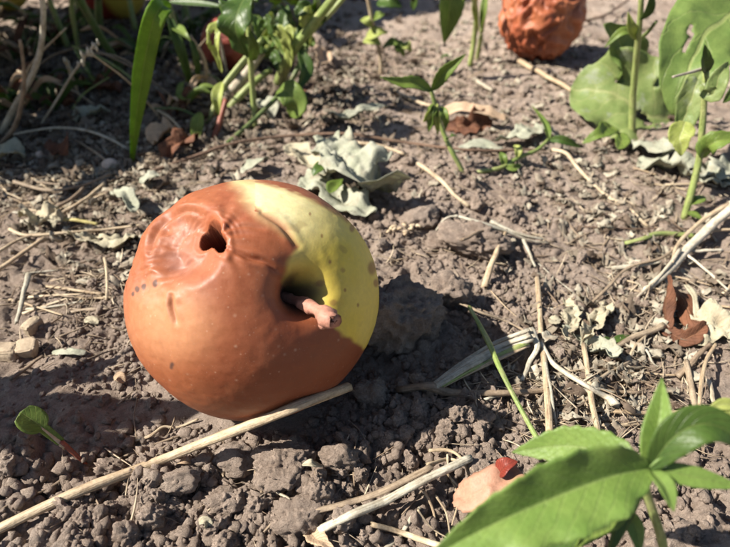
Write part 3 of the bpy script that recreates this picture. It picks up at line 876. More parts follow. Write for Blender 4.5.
straw('long curved tan straw below the broad holed leaf', [(552, 150, .5), (566, 153, .7), (578, 168, .5), (600, 190, .2), (648, 226, .15)], 5.5, STRAW, 4.5)
straw('straw with tan bends above the brown curled leaf', [(588, 306), (608, 287, .3), (628, 268, .5), (660, 258, .5), (676, 248, .5)], 4, STRAWDARK, 4)
straw('tan straw lying under the forked bleached stalk', [(612, 268), (640, 265, .4), (660, 262, .4)], 7, STRAWGREY, 4)
straw('thin pale straw slanting down beside the right edge, above brown leaf', [(686, 254, .5), (704, 268, .4), (728, 290, .3)], 4, STRAWPALE, 3)
straw('short white level straw right of the bleached stalk', [(692, 251, .45), (722, 250, .4)], 4.5, STRAWPALE, 4)
# the broad broken stem right of the clod
t2 = thing('broken_stalk', 'broad flattened pale broken stalk lying right of the largest clod', 'stalk', gp(485, 362), 'dry straws on the soil')
for k, (o, w) in enumerate(((-9, 6), (-4, 7), (1, 8), (6, 7), (9, 5))):
    straw(None, [(434 + k, 386 + o * 0.3, .35), (465, 368 + o * .75, .5), (495, 352 + o, .6), (528 + (k % 3) * 3 - k, 338 + o * 0.9, .65 + .1 * (k % 2))], w, (STRAWGREY, STRAWPALE, STRAWGREY, GREENSTALK, STRAW)[k], w * 1.1, name='stalk_strip', parent=t2, flat=0.6)
straw('brown twig lying level below the broad broken stalk', [(400, 389, .2), (430, 385, .3), (452, 391, .3), (500, 393, .25), (560, 391, .25), (642, 393, .2)], 11, STRAWDARK, 5, name='twig', cat='twig', group='twigs', bulge=[(.18, .4, .05)])
straw('green grass stem leaning across the broad broken stalk', [(470, 307, 1.3), (484, 334, 1.3), (500, 368, 1.2), (520, 408, .9), (541, 446, .5)], 5, GREENSTALK, 7.5, name='grass_plant', cat='grass stem', group='grass stems', bulge=[(.35, .35, .15)], lift=False)
straw('upright pale straw right of the green grass stem', [(537, 278, .5), (540, 320, .5), (545, 372, .5), (551, 450, .3)], 6, STRAW, 10)
straw('white straw with a flared end crossing toward lower right', [(541, 344, .4), (556, 366, .45), (585, 385, .45), (606, 397, .4), (614, 405, .35)], 6, STRAWPALE, 9, bulge=[(.95, .5, .08)])
straw('yellowish straw standing below the pale leaf scraps, right of centre', [(584, 345, .35), (591, 395, .5), (600, 448, .35)], 7, STRAW, 9)
straw('thin grey straw just right of the upright pale straw', [(543, 352, .35), (550, 386, .35), (557, 430, .25)], 4, STRAWGREY, 4)
straw('short bent strip hanging left of the upright pale straw', [(531, 331, .5), (537, 346, .6), (530, 362, .4), (522, 381, .25)], 7, STRAWGREY, 5, bulge=[(.1, .5, .15)])
straw('thin straw from the middle clod to the broken stalk end', [(452, 300, .5), (480, 312, .4), (508, 322, .3), (534, 336, .3)], 4, STRAWDARK, 3.5)
# crossed dry grass over the angular clod
t3 = thing('dry_grass_tuft', 'crossed dry grass blades resting on the angular clod right of the apple', 'dry grass', gp(500, 235), 'dry straws on the soil')
straw(None, [(455, 216, 1.2), (475, 221, 1.3), (505, 231, 1.0), (530, 240, .5), (548, 243, .3)], 4, STRAWGREY, 2.5, name='blade', parent=t3, bulge=[(.4, .8, .25)], lift=False)
straw(None, [(507, 230, 1.0), (499, 246, .9), (490, 266, .5), (485, 286, .3)], 4, STRAW, 9, name='blade', parent=t3)
straw(None, [(523, 238, .6), (528, 250, .4), (535, 266, .2)], 5, STRAWGREY, 3, name='blade', parent=t3)
straw(None, [(462, 240, 1.4), (476, 233, 1.4), (488, 228, 1.2)], 5, STRAWDARK, 4, name='blade', parent=t3, lift=False)
straw(None, [(436, 230, .6), (446, 218, 1.1), (458, 216, 1.2)], 3, STRAWGREY, 3, name='blade', parent=t3, lift=False)
straw(None, [(492, 222, 1.0), (520, 234, .8), (543, 239, .4)], 6, STRAWGREY, 3, name='blade', parent=t3)
# right side
straw('level tan twig just above the front weed leaf tip', [(573, 422), (592, 410), (620, 412, .25), (660, 413, .3), (700, 412, .3)], 6, STRAW, 6)
straw('short level straw below the tan twig, left of upright leaf tip', [(598, 425), (622, 425), (648, 422)], 6, STRAW, 5)
straw('brown straw standing above the front weed at right', [(686, 362, .3), (692, 388, .35), (698, 416, .3)], 7, STRAWDARK, 9)
straw('arched pale straw beside the brown straw at right', [(716, 344, .3), (706, 362, .7), (701, 388, .7), (699, 416, .3)], 5, STRAW, 5)
straw('brown twig reaching left from the curled brown leaf', [(612, 350, .25), (632, 338, .4), (664, 326, .4)], 7, STRAWDARK, 9, name='twig', cat='twig', group='twigs')
straw('short pale straw lying near right edge beside the arched straw', [(709, 380, .2), (714, 402, .2)], 6, STRAWPALE, 5)
straw('small brown stick leaning beside the right-hand pale leaf', [(678, 376, .2), (694, 360, .4), (710, 344, .5)], 8, STRAWDARK, 5)
straw('tiny white curled fibre below the small green sprout', [(641, 345, .3), (648, 352, .4), (652, 362, .3), (658, 367, .2)], 3.5, STRAWPALE, 2.5)
straw('tan splinter between the brown leaf and the small green sprout', [(628, 362), (636, 345, .3), (650, 332, .3)], 4, STRAW, 3)
# bottom middle
straw('brown flat stem at bottom centre, left of the ringed straw', [(283, 521, .3), (335, 506, .5), (380, 492, .7), (432, 466, .7)], 7, STRAWDARK, 9, flat=.5)
straw('thick pale straw with a rusty ring at bottom centre', [(322, 530, .3), (352, 514, .6), (385, 500, .8), (425, 479, .9), (470, 457, .8)], 12, STRAWGREY, 11, sides=12, bulge=[(.42, .12, .03)])
straw('yellowish straw running off the bottom edge under the front leaf', [(372, 524, .3), (405, 533, .4), (460, 552, .5)], 7, STRAW, 10)
straw('grey straw crossing beneath the yellowish straw at bottom', [(378, 556, .2), (400, 536, .2), (420, 508, .3)], 8, STRAWGREY, 5)
RT = [([(430, 450, .6), (450, 450, .8), (464, 462, .8), (473, 490, .4)], 5.5), ([(428, 464, .5), (448, 459, .6), (460, 462, .6)], 6), ([(424, 490, .4), (433, 510, .5), (437, 536, .3)], 4),
      ([(436, 496, .5), (446, 512, .5), (450, 534, .3)], 3.5), ([(452, 480, .6), (458, 500, .5), (452, 525, .3)], 3.5), ([(470, 468, .7), (484, 476, .6), (498, 482, .5)], 4),
      ([(418, 510, .4), (432, 528, .3), (448, 538, .3)], 3), ([(445, 470, .6), (456, 484, .5), (470, 494, .4)], 3.5)]
tr_ = thing('root_tuft', 'tangle of pale curled rootlets beside the pink leaf at bottom', 'root', gp(450, 500), 'rootlets')
for pts, w in RT: straw(None, pts, w, STRAW, w * .6, name='rootlet', parent=tr_, h0=.3)
straw('white splinter lying on the large pale clod in front', [(266, 486, .5), (278, 492, .55), (290, 499, .45)], 5, STRAWPALE, 3)
straw('thin dark rootlet curling down between the front clods', [(255, 472, .3), (262, 484, .35), (260, 502, .3)], 3.5, STRAWDARK, 3, name='rootlet', cat='root')
# left side
LS = [('tan straw at the left edge, upper of the slanting pair', [(-6, 255, .4), (18, 240, .5), (42, 233, .5)], 5, STRAW), ('tan straw at the left edge, lower of the slanting pair', [(-6, 272, .3), (15, 258, .5), (44, 238, .5)], 7, STRAW),
      ('long level tan straw left of the apple below the pale leaf scraps', [(10, 229, .5), (26, 235, .5), (60, 233, .4), (100, 230, .4), (142, 225, .3)], 5, STRAW),
      ('yellow straw across the pale leaf scraps left of the apple', [(60, 218, .5), (80, 221, .6), (98, 224, .5)], 6, YELLOWSTALK), ('dark stem slanting up left of the straw heap', [(46, 211, .4), (70, 200, .6), (84, 188, .7)], 6, STRAWDARK),
      ('pale straw slanting up in the straw heap left of the apple', [(60, 214, .4), (84, 200, .6), (104, 184, .6)], 5, STRAW), ('brown straw across top of the straw heap at left', [(14, 182, .4), (48, 190, .5), (80, 186, .5), (110, 174, .5)], 5, STRAWDARK),
      ('grey stem leaning over the wood chips at left', [(29, 275, .5), (23, 298, .7), (17, 322, .5)], 7, STRAWGREY), ('thin level straw on the bare soil left of the apple', [(46, 286, .15), (75, 290, .2), (102, 294, .15)], 4.5, STRAW),
      ('thin upright straw close to the left of the apple', [(105, 258, .25), (107, 280, .3), (106, 300, .2)], 4, STRAW), ('pale straw pointing up from the wood chips at left', [(10, 300, .2), (30, 305, .25), (62, 315, .2)], 3.5, STRAW),
      ('short straw left of the white leaf crumb', [(60, 336, .15), (76, 330, .2), (88, 325, .2)], 3, STRAWDARK), ('dark straw lying at left edge above the seedling', [(12, 378, .15), (26, 368, .2), (42, 356, .2)], 6, STRAWDARK)]
for lab, pts, w, mt in LS: straw(lab, pts, w, mt, w * .75)
# top
straw('long dark twig lying level behind the apple', [(150, 172, .3), (190, 158, .4), (235, 143, .5), (290, 136, .5), (345, 134, .4), (400, 142, .4), (470, 150, .3), (545, 150, .2)], 6, TWIG, 4, name='twig', cat='twig', group='twigs')
straw('curved tan straw behind the crumpled grey leaf', [(358, 143, .4), (380, 146, .5), (404, 154, .3)], 5, STRAW, 4)
straw('tan straw slanting on bare soil above the crossed dry grass', [(418, 164, .2), (440, 180, .3), (456, 196, .3), (468, 206, .2)], 6, STRAW, 5)
straw('pale straw lying under the shrivelled apple', [(520, 62, .4), (548, 77, .5), (575, 92, .4)], 8, STRAW, 6)
straw('brown twig beside the shrivelled apple at top', [(578, 22, .5), (604, 16, .8), (628, 0, .8)], 4, TWIG, 3, name='twig', cat='twig', group='twigs')
straw('pale straw stub right of the small weed at top', [(478, 82, .3), (492, 90, .3)], 6, STRAWPALE, 5)
straw('tan straw between the small weed and the shrivelled apple', [(395, 92, .3), (425, 104, .3), (470, 110, .4), (500, 118, .3)], 6, STRAW, 5)
straw('pinkish straw arching in the shade beside the grass blade', [(152, 107, .8), (170, 118, 1.0), (184, 134, .4), (192, 146, .2)], 4, STRAW, 3.5)
straw('pale arching stalk across the shade at left', [(14, 134, .6), (52, 128, .8), (85, 130, .9), (112, 140, .6), (128, 150, .3)], 3.5, STRAWGREY, 3.5)
straw('faint pale stalk right of the arching stalk in the shade', [(75, 140, .3), (95, 152, .4), (112, 166, .3)], 3, STRAWDARK, 3)

# loose short straws, individually, over the littered zones
cnt = 0
SZL = ['short straw in the straw heap left of the apple', 'short straw in the litter behind the crumpled grey leaf', 'short straw in the litter round the brown curled leaf', 'short straw in the litter above the front weed', 'short straw in the shaded litter round the broad grass blade', 'short straw on soil left of the apple below the straw heap', 'short straw on the ground left of the shrivelled apple', 'short straw on the ground around the foot of the right edge weed']
for zi, (cx, cy, rx, ry, n, ang0) in enumerate(((60, 190, 90, 30, 100, 0.25), (330, 110, 120, 35, 14, 0.2), (640, 300, 90, 40, 20, -0.5), (600, 400, 90, 40, 18, 0.2), (120, 105, 130, 50, 60, 0.3), (80, 290, 70, 40, 12, 0.4), (490, 70, 90, 35, 12, 0.3), (660, 190, 70, 40, 10, -0.4))):
    for _ in range(n):
        t = rng.normal(size=2) * 0.5
        px, py = cx + t[0] * rx, cy + t[1] * ry
        if 118 < px < 395 and 165 < py < 425: continue
        P = gp(px, py)
        a = ang0 + rng.normal() * 0.6; L = rng.uniform(0.9, 2.6)
        d = np.array([math.cos(a), math.sin(a) * 0.9, 0])
        C = spline([P - d * L / 2, P + np.array([0, 0, 0.1]) + rng.normal(size=3) * 0.05, P + d * L / 2], 9)
        hh = H(C[:, 0], C[:, 1]); C[:, 2] = np.linspace(hh[:3].mean(), hh[-3:].mean(), 9) + max(0.04, (hh - np.linspace(hh[:3].mean(), hh[-3:].mean(), 9)).max() * 0.6) + rng.uniform(0, .15)
        R = rng.uniform(0.025, 0.085)
        V, F = tube(C, np.linspace(R, R * rng.uniform(.5, .9), 9), 6, 0.6, 0.05, cnt)
        mesh_obj('dry_straw', V, F, (STRAW, STRAWDARK, STRAWGREY, STRAW, STRAWDARK)[cnt % 5], label=SZL[zi], cat='straw', group='short straws, patch %d' % (zi + 1))
        cnt += 1

# fine fibres and leaf flakes: uncountable litter
def scatter(zones):
    out = []
    for (cx, cy, rx, ry, n) in zones:
        for _ in range(n):
            t = rng.normal(size=2) * 0.55
            px, py = cx + t[0] * rx, min(max(cy + t[1] * ry, -12), 640)
            r_ = ray(px, py); s = CAM_H / -r_[2]; x, y = r_[0] * s, r_[1] * s
            if np.hypot(x - APC[0], y - APC[1]) < 3.0: continue
            out.append((x, y))
    return np.array(out)
def fibres():
    A = scatter([(90, 170, 150, 60, 1500), (110, 70, 180, 65, 1700), (330, 90, 170, 70, 900), (560, 40, 220, 50, 500), (650, 300, 110, 70, 500), (600, 400, 110, 50, 420), (500, 120, 170, 60, 420), (90, 290, 80, 60, 260), (480, 240, 120, 60, 130), (640, 200, 110, 50, 300), (300, 490, 250, 50, 90)])
    n = len(A)
    L = rng.uniform(0.25, 1.5, n); a = rng.normal(0.2, 1.0, n); R = 0.012 + 0.04 * rng.random(n) ** 2.5
    t = np.linspace(-0.5, 0.5, 6)
    bend = rng.normal(size=n) * 0.07
    X = A[:, 0, None] + np.cos(a)[:, None] * L[:, None] * t - np.sin(a)[:, None] * bend[:, None] * L[:, None] * (t * t * 4 - 1)
    Y = A[:, 1, None] + np.sin(a)[:, None] * L[:, None] * t + np.cos(a)[:, None] * bend[:, None] * L[:, None] * (t * t * 4 - 1)
    Zg = H(X.ravel(), Y.ravel()).reshape(X.shape)
    tilt = rng.normal(size=n) * 0.25
    lin = Zg[:, :1] * (0.5 - t) + Zg[:, -1:] * (0.5 + t)
    Z = lin + np.maximum(0, (Zg - lin).max(1, keepdims=True)) * 0.7 + np.abs(tilt[:, None]) * (t + 0.5) * L[:, None] * 0.5 + R[:, None] + rng.uniform(0, 0.08, n)[:, None]
    RT_ = R[:, None] * np.clip(1.15 - np.abs(t + 0.15) ** 2 * 3.2, 0.25, 1)[None]
    V = []
    for k in range(3):
        ph = 2 * math.pi * k / 3
        V.append(np.stack([X - np.sin(a)[:, None] * RT_ * math.cos(ph), Y + np.cos(a)[:, None] * RT_ * math.cos(ph), Z + RT_ * math.sin(ph)], -1))
    V = np.stack(V, 2)                    # n,6,3,3
    F = []
    for i in range(5):
        for k in range(3):
            k2 = (k + 1) % 3
            F.append((i * 3 + k, i * 3 + k2, i * 3 + 3 + k2, i * 3 + 3 + k))
    F = (np.array(F)[None] + (np.arange(n) * 18)[:, None, None]).reshape(-1, 4)
    tint = np.repeat(rng.random(n) ** 1.3, 18)
    mesh_obj('plant_litter', V.reshape(-1, 3), F, LITTER, org=np.zeros(3), attrs={'tint': tint}, label='fine dry plant fibres littering the soil', cat='litter', kind='stuff')
fibres()
def flakes(zones, name, label, rlo, rhi, tpow, tmax):
    A = scatter(zones) if zones else scatter([(90, 165, 140, 60, 1100), (110, 70, 180, 70, 2000), (330, 60, 200, 60, 900), (560, 40, 220, 50, 600), (650, 310, 110, 60, 300), (620, 190, 120, 60, 360), (500, 110, 170, 60, 300), (110, 240, 70, 40, 160), (580, 390, 90, 45, 150)])
    n = len(A); r = rng.uniform(rlo, rhi, n); nu, nv = 4, 5
    uu, vv = np.meshgrid(np.linspace(-1, 1, nu), np.linspace(-1, 1, nv))
    a = rng.uniform(0, 6.28, n)
    wob = rng.uniform(0.6, 1.1, size=(n, nv, nu))
    ux = uu[None] * r[:, None, None] * wob * 0.7; vy = vv[None] * r[:, None, None] * wob
    X = A[:, 0, None, None] + np.cos(a)[:, None, None] * ux - np.sin(a)[:, None, None] * vy
    Y = A[:, 1, None, None] + np.sin(a)[:, None, None] * ux + np.cos(a)[:, None, None] * vy
    Zg = H(X.ravel(), Y.ravel()).reshape(X.shape)
    curl = rng.uniform(-0.2, 0.9, n)[:, None, None] * r[:, None, None]
    Z = Zg + 0.05 + rng.uniform(0, .12, n)[:, None, None] + curl * (uu[None] ** 2) + rng.normal(size=(n, nv, nu)) * 0.14 * r[:, None, None] + rng.normal(size=n)[:, None, None] * 0.35 * r[:, None, None] * vv[None]
    F = []
    for i in range(nv - 1):
        for j in range(nu - 1):
            q = i * nu + j; F.append((q, q + 1, q + nu + 1, q + nu))
    F = (np.array(F)[None] + (np.arange(n) * nu * nv)[:, None, None]).reshape(-1, 4)
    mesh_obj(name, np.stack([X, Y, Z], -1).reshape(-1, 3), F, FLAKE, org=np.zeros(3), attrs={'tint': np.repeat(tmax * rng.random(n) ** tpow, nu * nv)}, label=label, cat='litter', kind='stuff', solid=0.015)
flakes(None, 'leaf_litter', 'small dry leaf flakes littering the soil', 0.07, 0.38, 1.2, 1.0)
flakes([(100, 60, 180, 80, 2600), (280, 60, 100, 70, 700)], 'dark_flakes', 'dark leaf flakes matted at upper left', 0.15, 0.6, 1.5, 0.35)  # extra layer of larger flakes with a low tint at upper left

# ------------------------------------------------------------------ dry leaves on the ground
G_DRY = 'dry leaves on the soil'
def ground_leaf(label, pts, wpx, mat, name='dry_leaf', parent=None, **kw):
    P = [gp(a[0], a[1], a[2] if len(a) > 2 else .15) for a in pts]
    w = pw(wpx, P[len(P) // 2]) / 2
    return leaf_obj(name, mat, parent=parent, label=label, cat=None if parent else 'dry leaf', group=None if parent else G_DRY, mid=P, w=w, onground=0.02, **kw)
t4 = thing('dry_leaf', 'large crumpled grey-green dry leaf behind the top of the near apple', 'dry leaf', gp(345, 190), G_DRY)
ground_leaf(None, [(384, 190, .2), (362, 178, 1.2), (340, 158, 1.3), (328, 140, .9)], 74, L_GREYDRY, name='leaf_blade', parent=t4, prof='ovate', fold=0.5, crumple=0.5, cfreq=0.8, edge=0.4, seed=3, nl=56, nw=30, ripple=0.25)
ground_leaf(None, [(376, 214, .3), (350, 205, .5), (325, 190, .6), (300, 178, .4)], 40, L_GREYDRY, name='leaf_blade', parent=t4, prof='torn', fold=0.3, crumple=0.4, cfreq=0.8, edge=0.3, seed=5, nl=34, nw=14, ripple=.2)
ground_leaf(None, [(330, 176, .9), (312, 165, .8), (296, 152, .6), (288, 158, .4)], 26, L_PALEDRY, name='leaf_blade', parent=t4, prof='torn', fold=0.5, crumple=0.3, edge=0.3, seed=6, nl=24, nw=10)
ground_leaf('small dark green leaf scrap poking out of the grey crumpled leaf', [(312, 176, .9), (320, 168, 1.2), (332, 158, 1.4)], 15, L_DARK, name='leaf_scrap', prof='ovate', fold=.3, crumple=.1, seed=8, nl=14, nw=6)
ground_leaf('green and brown leaf scrap lower on the grey crumpled leaf', [(330, 192, .9), (336, 184, 1.1), (343, 178, 1.1)], 15, L_GREEN, name='leaf_scrap', prof='ovate', fold=.4, crumple=.1, seed=9, nl=14, nw=6)
ground_leaf('pale dry leaf just left behind the top of the apple', [(240, 170, .3), (252, 164, .5), (262, 160, .4)], 20, L_GREYDRY, prof='torn', crumple=.25, edge=.3, seed=10, nl=18, nw=8)
ground_leaf('grey crumpled leaf mat under the yellow-green leaf at right', [(642, 158, .3), (668, 160, .7), (700, 168, .6), (740, 178, .4)], 42, L_GREYDRY, prof='torn', fold=.1, crumple=.5, cfreq=1.2, edge=.35, seed=11, nl=46, nw=20, ripple=.2, holes=((.2, .55, .16), (-.6, .3, .14)))
ground_leaf('grey crumpled leaf mat below the broad holed leaf', [(640, 140, .5), (655, 150, .7), (680, 152, .6)], 34, L_GREYDRY, prof='torn', fold=.2, crumple=.45, cfreq=1.2, edge=.3, seed=12, nl=26, nw=14)
ground_leaf('pale grey leaf scrap at right edge beside the grey mat', [(700, 178, .3), (718, 174, .6), (740, 160, .5)], 30, L_GREYDRY, prof='torn', fold=.2, crumple=.4, cfreq=1.2, edge=.3, seed=13, nl=22, nw=12)
ground_leaf('pale leaf scrap on the straw heap at left', [(24, 216, .5), (40, 214, .8), (60, 222, .6)], 24, L_PALEDRY, prof='torn', fold=.3, crumple=.4, cfreq=1.4, edge=.4, seed=14, nl=26, nw=12, ripple=.2)
ground_leaf('pale torn leaf lying against the left side of the apple', [(70, 236, .4), (95, 238, .6), (118, 240, .6), (138, 232, .5)], 24, L_PALEDRY, prof='torn', fold=.2, crumple=.4, cfreq=1.4, edge=.45, seed=15, nl=30, nw=12, holes=((.1, .35, .2),))
ground_leaf('greyish leaf curled behind the pale torn leaf at left', [(112, 190, .4), (128, 200, .8), (136, 218, .5)], 18, L_GREYDRY, prof='torn', fold=.5, crumple=.35, edge=.3, seed=16, nl=22, nw=10)
# dark curled leaf on the right
t5 = thing('dry_leaf', 'dark brown curled leaf standing open at right, below the bleached stalk', 'dry leaf', gp(684, 330), G_DRY)
ground_leaf(None, [(668, 330, .2), (666, 312, .6), (668, 292, 1.2), (668, 276, 1.5)], 16, L_BROWN, name='leaf_blade', parent=t5, hint=(0.8, 0.5, .3), prof='torn', fold=.6, crumple=.12, edge=.2, seed=20, nl=22, nw=10)
ground_leaf(None, [(664, 330, .2), (684, 338, .35), (703, 326, .6)], 20, L_BROWN, name='leaf_blade', parent=t5, hint=(0, -.6, .8), prof='torn', fold=.5, crumple=.15, edge=.2, seed=21, nl=22, nw=10)
ground_leaf(None, [(672, 285, 1.2), (684, 300, .7), (690, 318, .4), (704, 326, .4)], 26, L_BROWN, name='leaf_blade', parent=t5, hint=(-.3, .2, .9), prof='torn', fold=-.3, crumple=.2, edge=.2, seed=22, nl=22, nw=10)
ground_leaf('thin pale leaf strip curling inside the brown leaf', [(686, 285, .9), (694, 296, .8), (697, 318, .5)], 6, L_PALEDRY, name='leaf_scrap', prof='strip', fold=.2, crumple=.06, seed=23, nl=14, nw=4)
ground_leaf('pale dry leaf at the right edge below the brown leaf', [(686, 338, .3), (706, 330, .5), (745, 316, .5)], 34, L_PALEDRY, prof='torn', fold=.25, crumple=.45, cfreq=1.2, edge=.6, seed=24, nl=40, nw=16)
ground_leaf('grey dry leaf scrap with ragged tail, right of upright straw', [(560, 330, .3), (588, 342, .4), (606, 350, .4), (622, 358, .3)], 18, L_GREYDRY, prof='torn', fold=.5, crumple=.35, cfreq=1.4, edge=.7, seed=25, nl=40, nw=16)
ground_leaf('cream leaf strip lying among crumbs right of upright straw', [(566, 300, .3), (572, 318, .4), (566, 340, .4)], 14, L_PALEDRY, prof='torn', fold=.6, crumple=.3, cfreq=1.5, edge=.7, seed=26, nl=40, nw=16)
ground_leaf('cream leaf strip slanting down to the grey leaf scrap', [(604, 300, .3), (598, 318, .5), (584, 340, .4)], 15, L_PALEDRY, prof='torn', fold=.7, crumple=.35, cfreq=1.5, edge=.7, seed=27, nl=40, nw=16)
ground_leaf('small cream leaf flake beside the upright pale straw', [(548, 318, .3), (560, 322, .3)], 16, L_PALEDRY, prof='torn', fold=.3, crumple=.15, edge=.3, seed=28, nl=12, nw=8)
# behind
t6 = thing('dry_leaf', 'brown curled leaf with tan rim behind the small wilted weed', 'dry leaf', gp(472, 128), G_DRY)
ground_leaf(None, [(440, 112, .8), (462, 108, 1.3), (486, 112, 1.2), (506, 120, .7)], 14, L_TAN, name='leaf_rim', parent=t6, hint=(0, -.5, .8), prof='torn', fold=.3, crumple=.15, seed=30, nl=26, nw=8)
ground_leaf(None, [(446, 126, .3), (468, 124, .5), (492, 124, .4)], 26, L_BROWN, name='leaf_blade', parent=t6, hint=(0, -.7, .7), prof='torn', fold=.5, crumple=.4, cfreq=1.2, edge=.3, seed=31, nl=26, nw=12)
ground_leaf('pale curled leaf lying behind the large grey crumpled leaf', [(326, 118, .5), (348, 116, .9), (366, 112, .9), (388, 107, .5)], 16, L_GREYDRY, prof='torn', fold=.5, crumple=.25, edge=.3, seed=32, nl=26, nw=8)
ground_leaf('grey-white crumpled leaf right of the brown curled leaf', [(498, 140, .3), (518, 136, .6), (546, 128, .4)], 24, L_GREYDRY, prof='torn', fold=.2, crumple=.35, cfreq=1.2, edge=.35, seed=33, nl=26, nw=12)
ground_leaf('silvery strip of dry leaf below the brown curled leaf', [(455, 150, .2), (480, 146, .3), (502, 150, .2)], 16, L_GREYDRY, prof='torn', fold=.1, crumple=.2, edge=.3, seed=34, nl=22, nw=8)
t7 = thing('dry_leaf', 'pinkish dry leaf with red tip behind the front weed leaf', 'dry leaf', gp(490, 500), G_DRY)
ground_leaf(None, [(452, 502, .5), (476, 494, 1.1), (500, 480, 1.3), (520, 474, 1.3)], 34, L_PINK, name='leaf_blade', parent=t7, prof='torn', fold=.3, crumple=.25, edge=.4, seed=35, nl=24, nw=10)
ground_leaf(None, [(500, 474, 1.3), (508, 464, 1.6), (518, 460, 1.6)], 20, L_RED, name='red_tip', parent=t7, prof='ovate', fold=.4, crumple=.06, seed=36, nl=14, nw=6)
ground_leaf('tiny white leaf crumb on the soil left of the apple', [(84, 322, .15), (91, 320, .25), (98, 324, .15)], 12, L_PALEDRY, prof='round', fold=.4, crumple=.1, seed=37, nl=12, nw=6)
ground_leaf('pale flat flake on soil below the white leaf crumb', [(52, 353, .08), (68, 352, .12), (86, 354, .08)], 10, L_GREYDRY, prof='torn', fold=.1, crumple=.1, edge=.3, seed=38, nl=18, nw=6)
ground_leaf('bluish grey leaf scrap left above the apple', [(142, 184, .3), (150, 176, .6), (160, 176, .4)], 18, L_GREYDRY, prof='torn', fold=.4, crumple=.3, edge=.3, seed=39, nl=16, nw=8)
ground_leaf('rusty orange leaf scrap at the bottom edge, left of ringed straw', [(306, 532, .25), (318, 540, .4), (334, 552, .3)], 18, L_TAN, prof='torn', fold=.3, crumple=.15, edge=.3, seed=40, nl=16, nw=8)
ground_leaf('white papery flake on a clod in front of the apple', [(302, 463, .55), (312, 463, .65), (322, 466, .55)], 12, L_PALEDRY, prof='round', fold=.3, crumple=.08, seed=41, nl=12, nw=6)
ground_leaf('white husk among the clods at bottom, left of rusty scrap', [(198, 525, .35), (205, 522, .45), (208, 530, .35)], 12, L_PALEDRY, prof='round', fold=.6, crumple=.08, seed=42, nl=12, nw=6)
ground_leaf('amber husk under the long stalk left of the apple bottom', [(178, 464, .3), (184, 462, .4), (190, 464, .3)], 11, L_TAN, prof='round', fold=.5, crumple=.08, seed=43, nl=12, nw=6)
ground_leaf('small rust coloured scrap on the shaded soil left of the apple', [(114, 384, .15), (119, 380, .25), (123, 386, .15)], 12, L_TAN, prof='round', fold=.4, crumple=.1, seed=44, nl=12, nw=6)
for k, (a, b, c) in enumerate(((395, 228, 'left'), (403, 226, 'middle'), (411, 230, 'right'))):
    pass
t8 = thing('seed_cluster', 'cluster of pale dry seed husks behind the largest clod', 'seed husks', gp(402, 233), None)
for k in range(12):
    P = gp(388 + k * 2.7 + rng.normal() * 1.5, 229 + rng.normal() * 4, .3)
    V, F = clod_shape(2, 500 + k, .25)
    V = V * np.array([.16, .09, .08]); a = rng.uniform(0, 3.1); c, s = math.cos(a), math.sin(a); V[:, :2] = V[:, :2] @ np.array([[c, s], [-s, c]])
    mesh_obj('seed_husk', V + P, F, STRAW, parent=t8)

# wood chips, pebble
def chip(px, py, wpx, hpx, label, seed, mat=BARK, hz=.35, name='wood_chip', cat='wood chip', rot=0.0):
    P = gp(px, py); a = pw(wpx, P) / 2; b = pw(hpx, P) / 2
    V, F = clod_shape(4, seed, .16, .9)
    V = (np.sign(V) * np.abs(V) ** (.45 if mat is BARK else .8) * (1 + .08 * vnoise(V * np.array([1, 4, 4]), 2.5, seed))[:, None]) * np.array([a, b, hz]) * .82; c, s = math.cos(rot), math.sin(rot); V[:, :2] = V[:, :2] @ np.array([[c, s], [-s, c]])
    mesh_obj(name, V + P + np.array([0, 0, hz * .55]), F, mat, label=label, cat=cat, group='chips and pebbles')
chip(8, 356, 30, 22, 'blocky tan wood chip cut by the left edge', 61)
chip(28, 352, 24, 26, 'lower tan wood chip beside the one at the left edge', 62, rot=.3)
chip(35, 330, 14, 26, 'narrow tan wood chip pointing up at left', 63, rot=-.3)
chip(112, 168, 22, 12, 'smooth pinkish pale pebble left of the grass blade foot', 64, PEBBLE, .45, 'pebble', 'pebble', .5)
chip(40, 158, 10, 8, 'small cream pebble in the shade at left', 65, PEBBLE, .3, 'pebble', 'pebble')

# ------------------------------------------------------------------ seedling leaf at lower left
sd_ = thing('seedling', 'single spoon shaped green seedling leaf with reddish base at lower left', 'seedling', gp(86, 464), 'weeds')
B = gp(86, 464, 0.0); T0 = zp(20, 412, B[1] + .3)
mid = spline([B, B * .62 + T0 * .38 + np.array([.03, 0, .12]), B * .3 + T0 * .7 + np.array([0, 0, .18]), T0], 20)
V, F = tube(mid[:9], np.linspace(.05, .085, 9), 8); mesh_obj('stem', V, F, REDSTALK, parent=sd_)
V, F = tube(mid[7:15] - np.array([0, .02, .05]), np.linspace(.10, .05, 8), 8, .7); mesh_obj('leaf_stalk', V, F, STRAW, parent=sd_)
leaf_obj('leaf_blade', L_GREEN, parent=sd_, mid=mid[8:], w=.40, hint=(.55, -.55, .6), prof='spoon', fold=.35, seed=3, nl=24, nw=10)

# ------------------------------------------------------------------ grass and weeds
def stem(parent, pts, w, w2, mat, name='stem', sides=9, n=None):
    C = spline(pts, n or max(10, 6 * len(pts)))
    R = np.linspace(pw(w, C[0]) / 2, pw(w2, C[-1]) / 2, len(C))
    V, F = tube(C, R, sides, 1.0, 0.08, len(ORG), up=(0, -.6, .8))
    return mesh_obj(name, V, F, mat, parent=parent, attrs={'luv': tube_uv(C, sides)})
def Zs(pts, Y0, Y1):
    n = len(pts)
    return [zp(a[0], a[1], Y0 + (Y1 - Y0) * i / max(1, n - 1)) for i, a in enumerate(pts)]
def blade(parent, pts, wpx, mat, name='leaf', **kw):
    return leaf_obj(name, mat, parent=parent, mid=pts, w=pw(wpx, pts[len(pts) // 2]) / 2, **kw)
WEEDS = 'weeds'

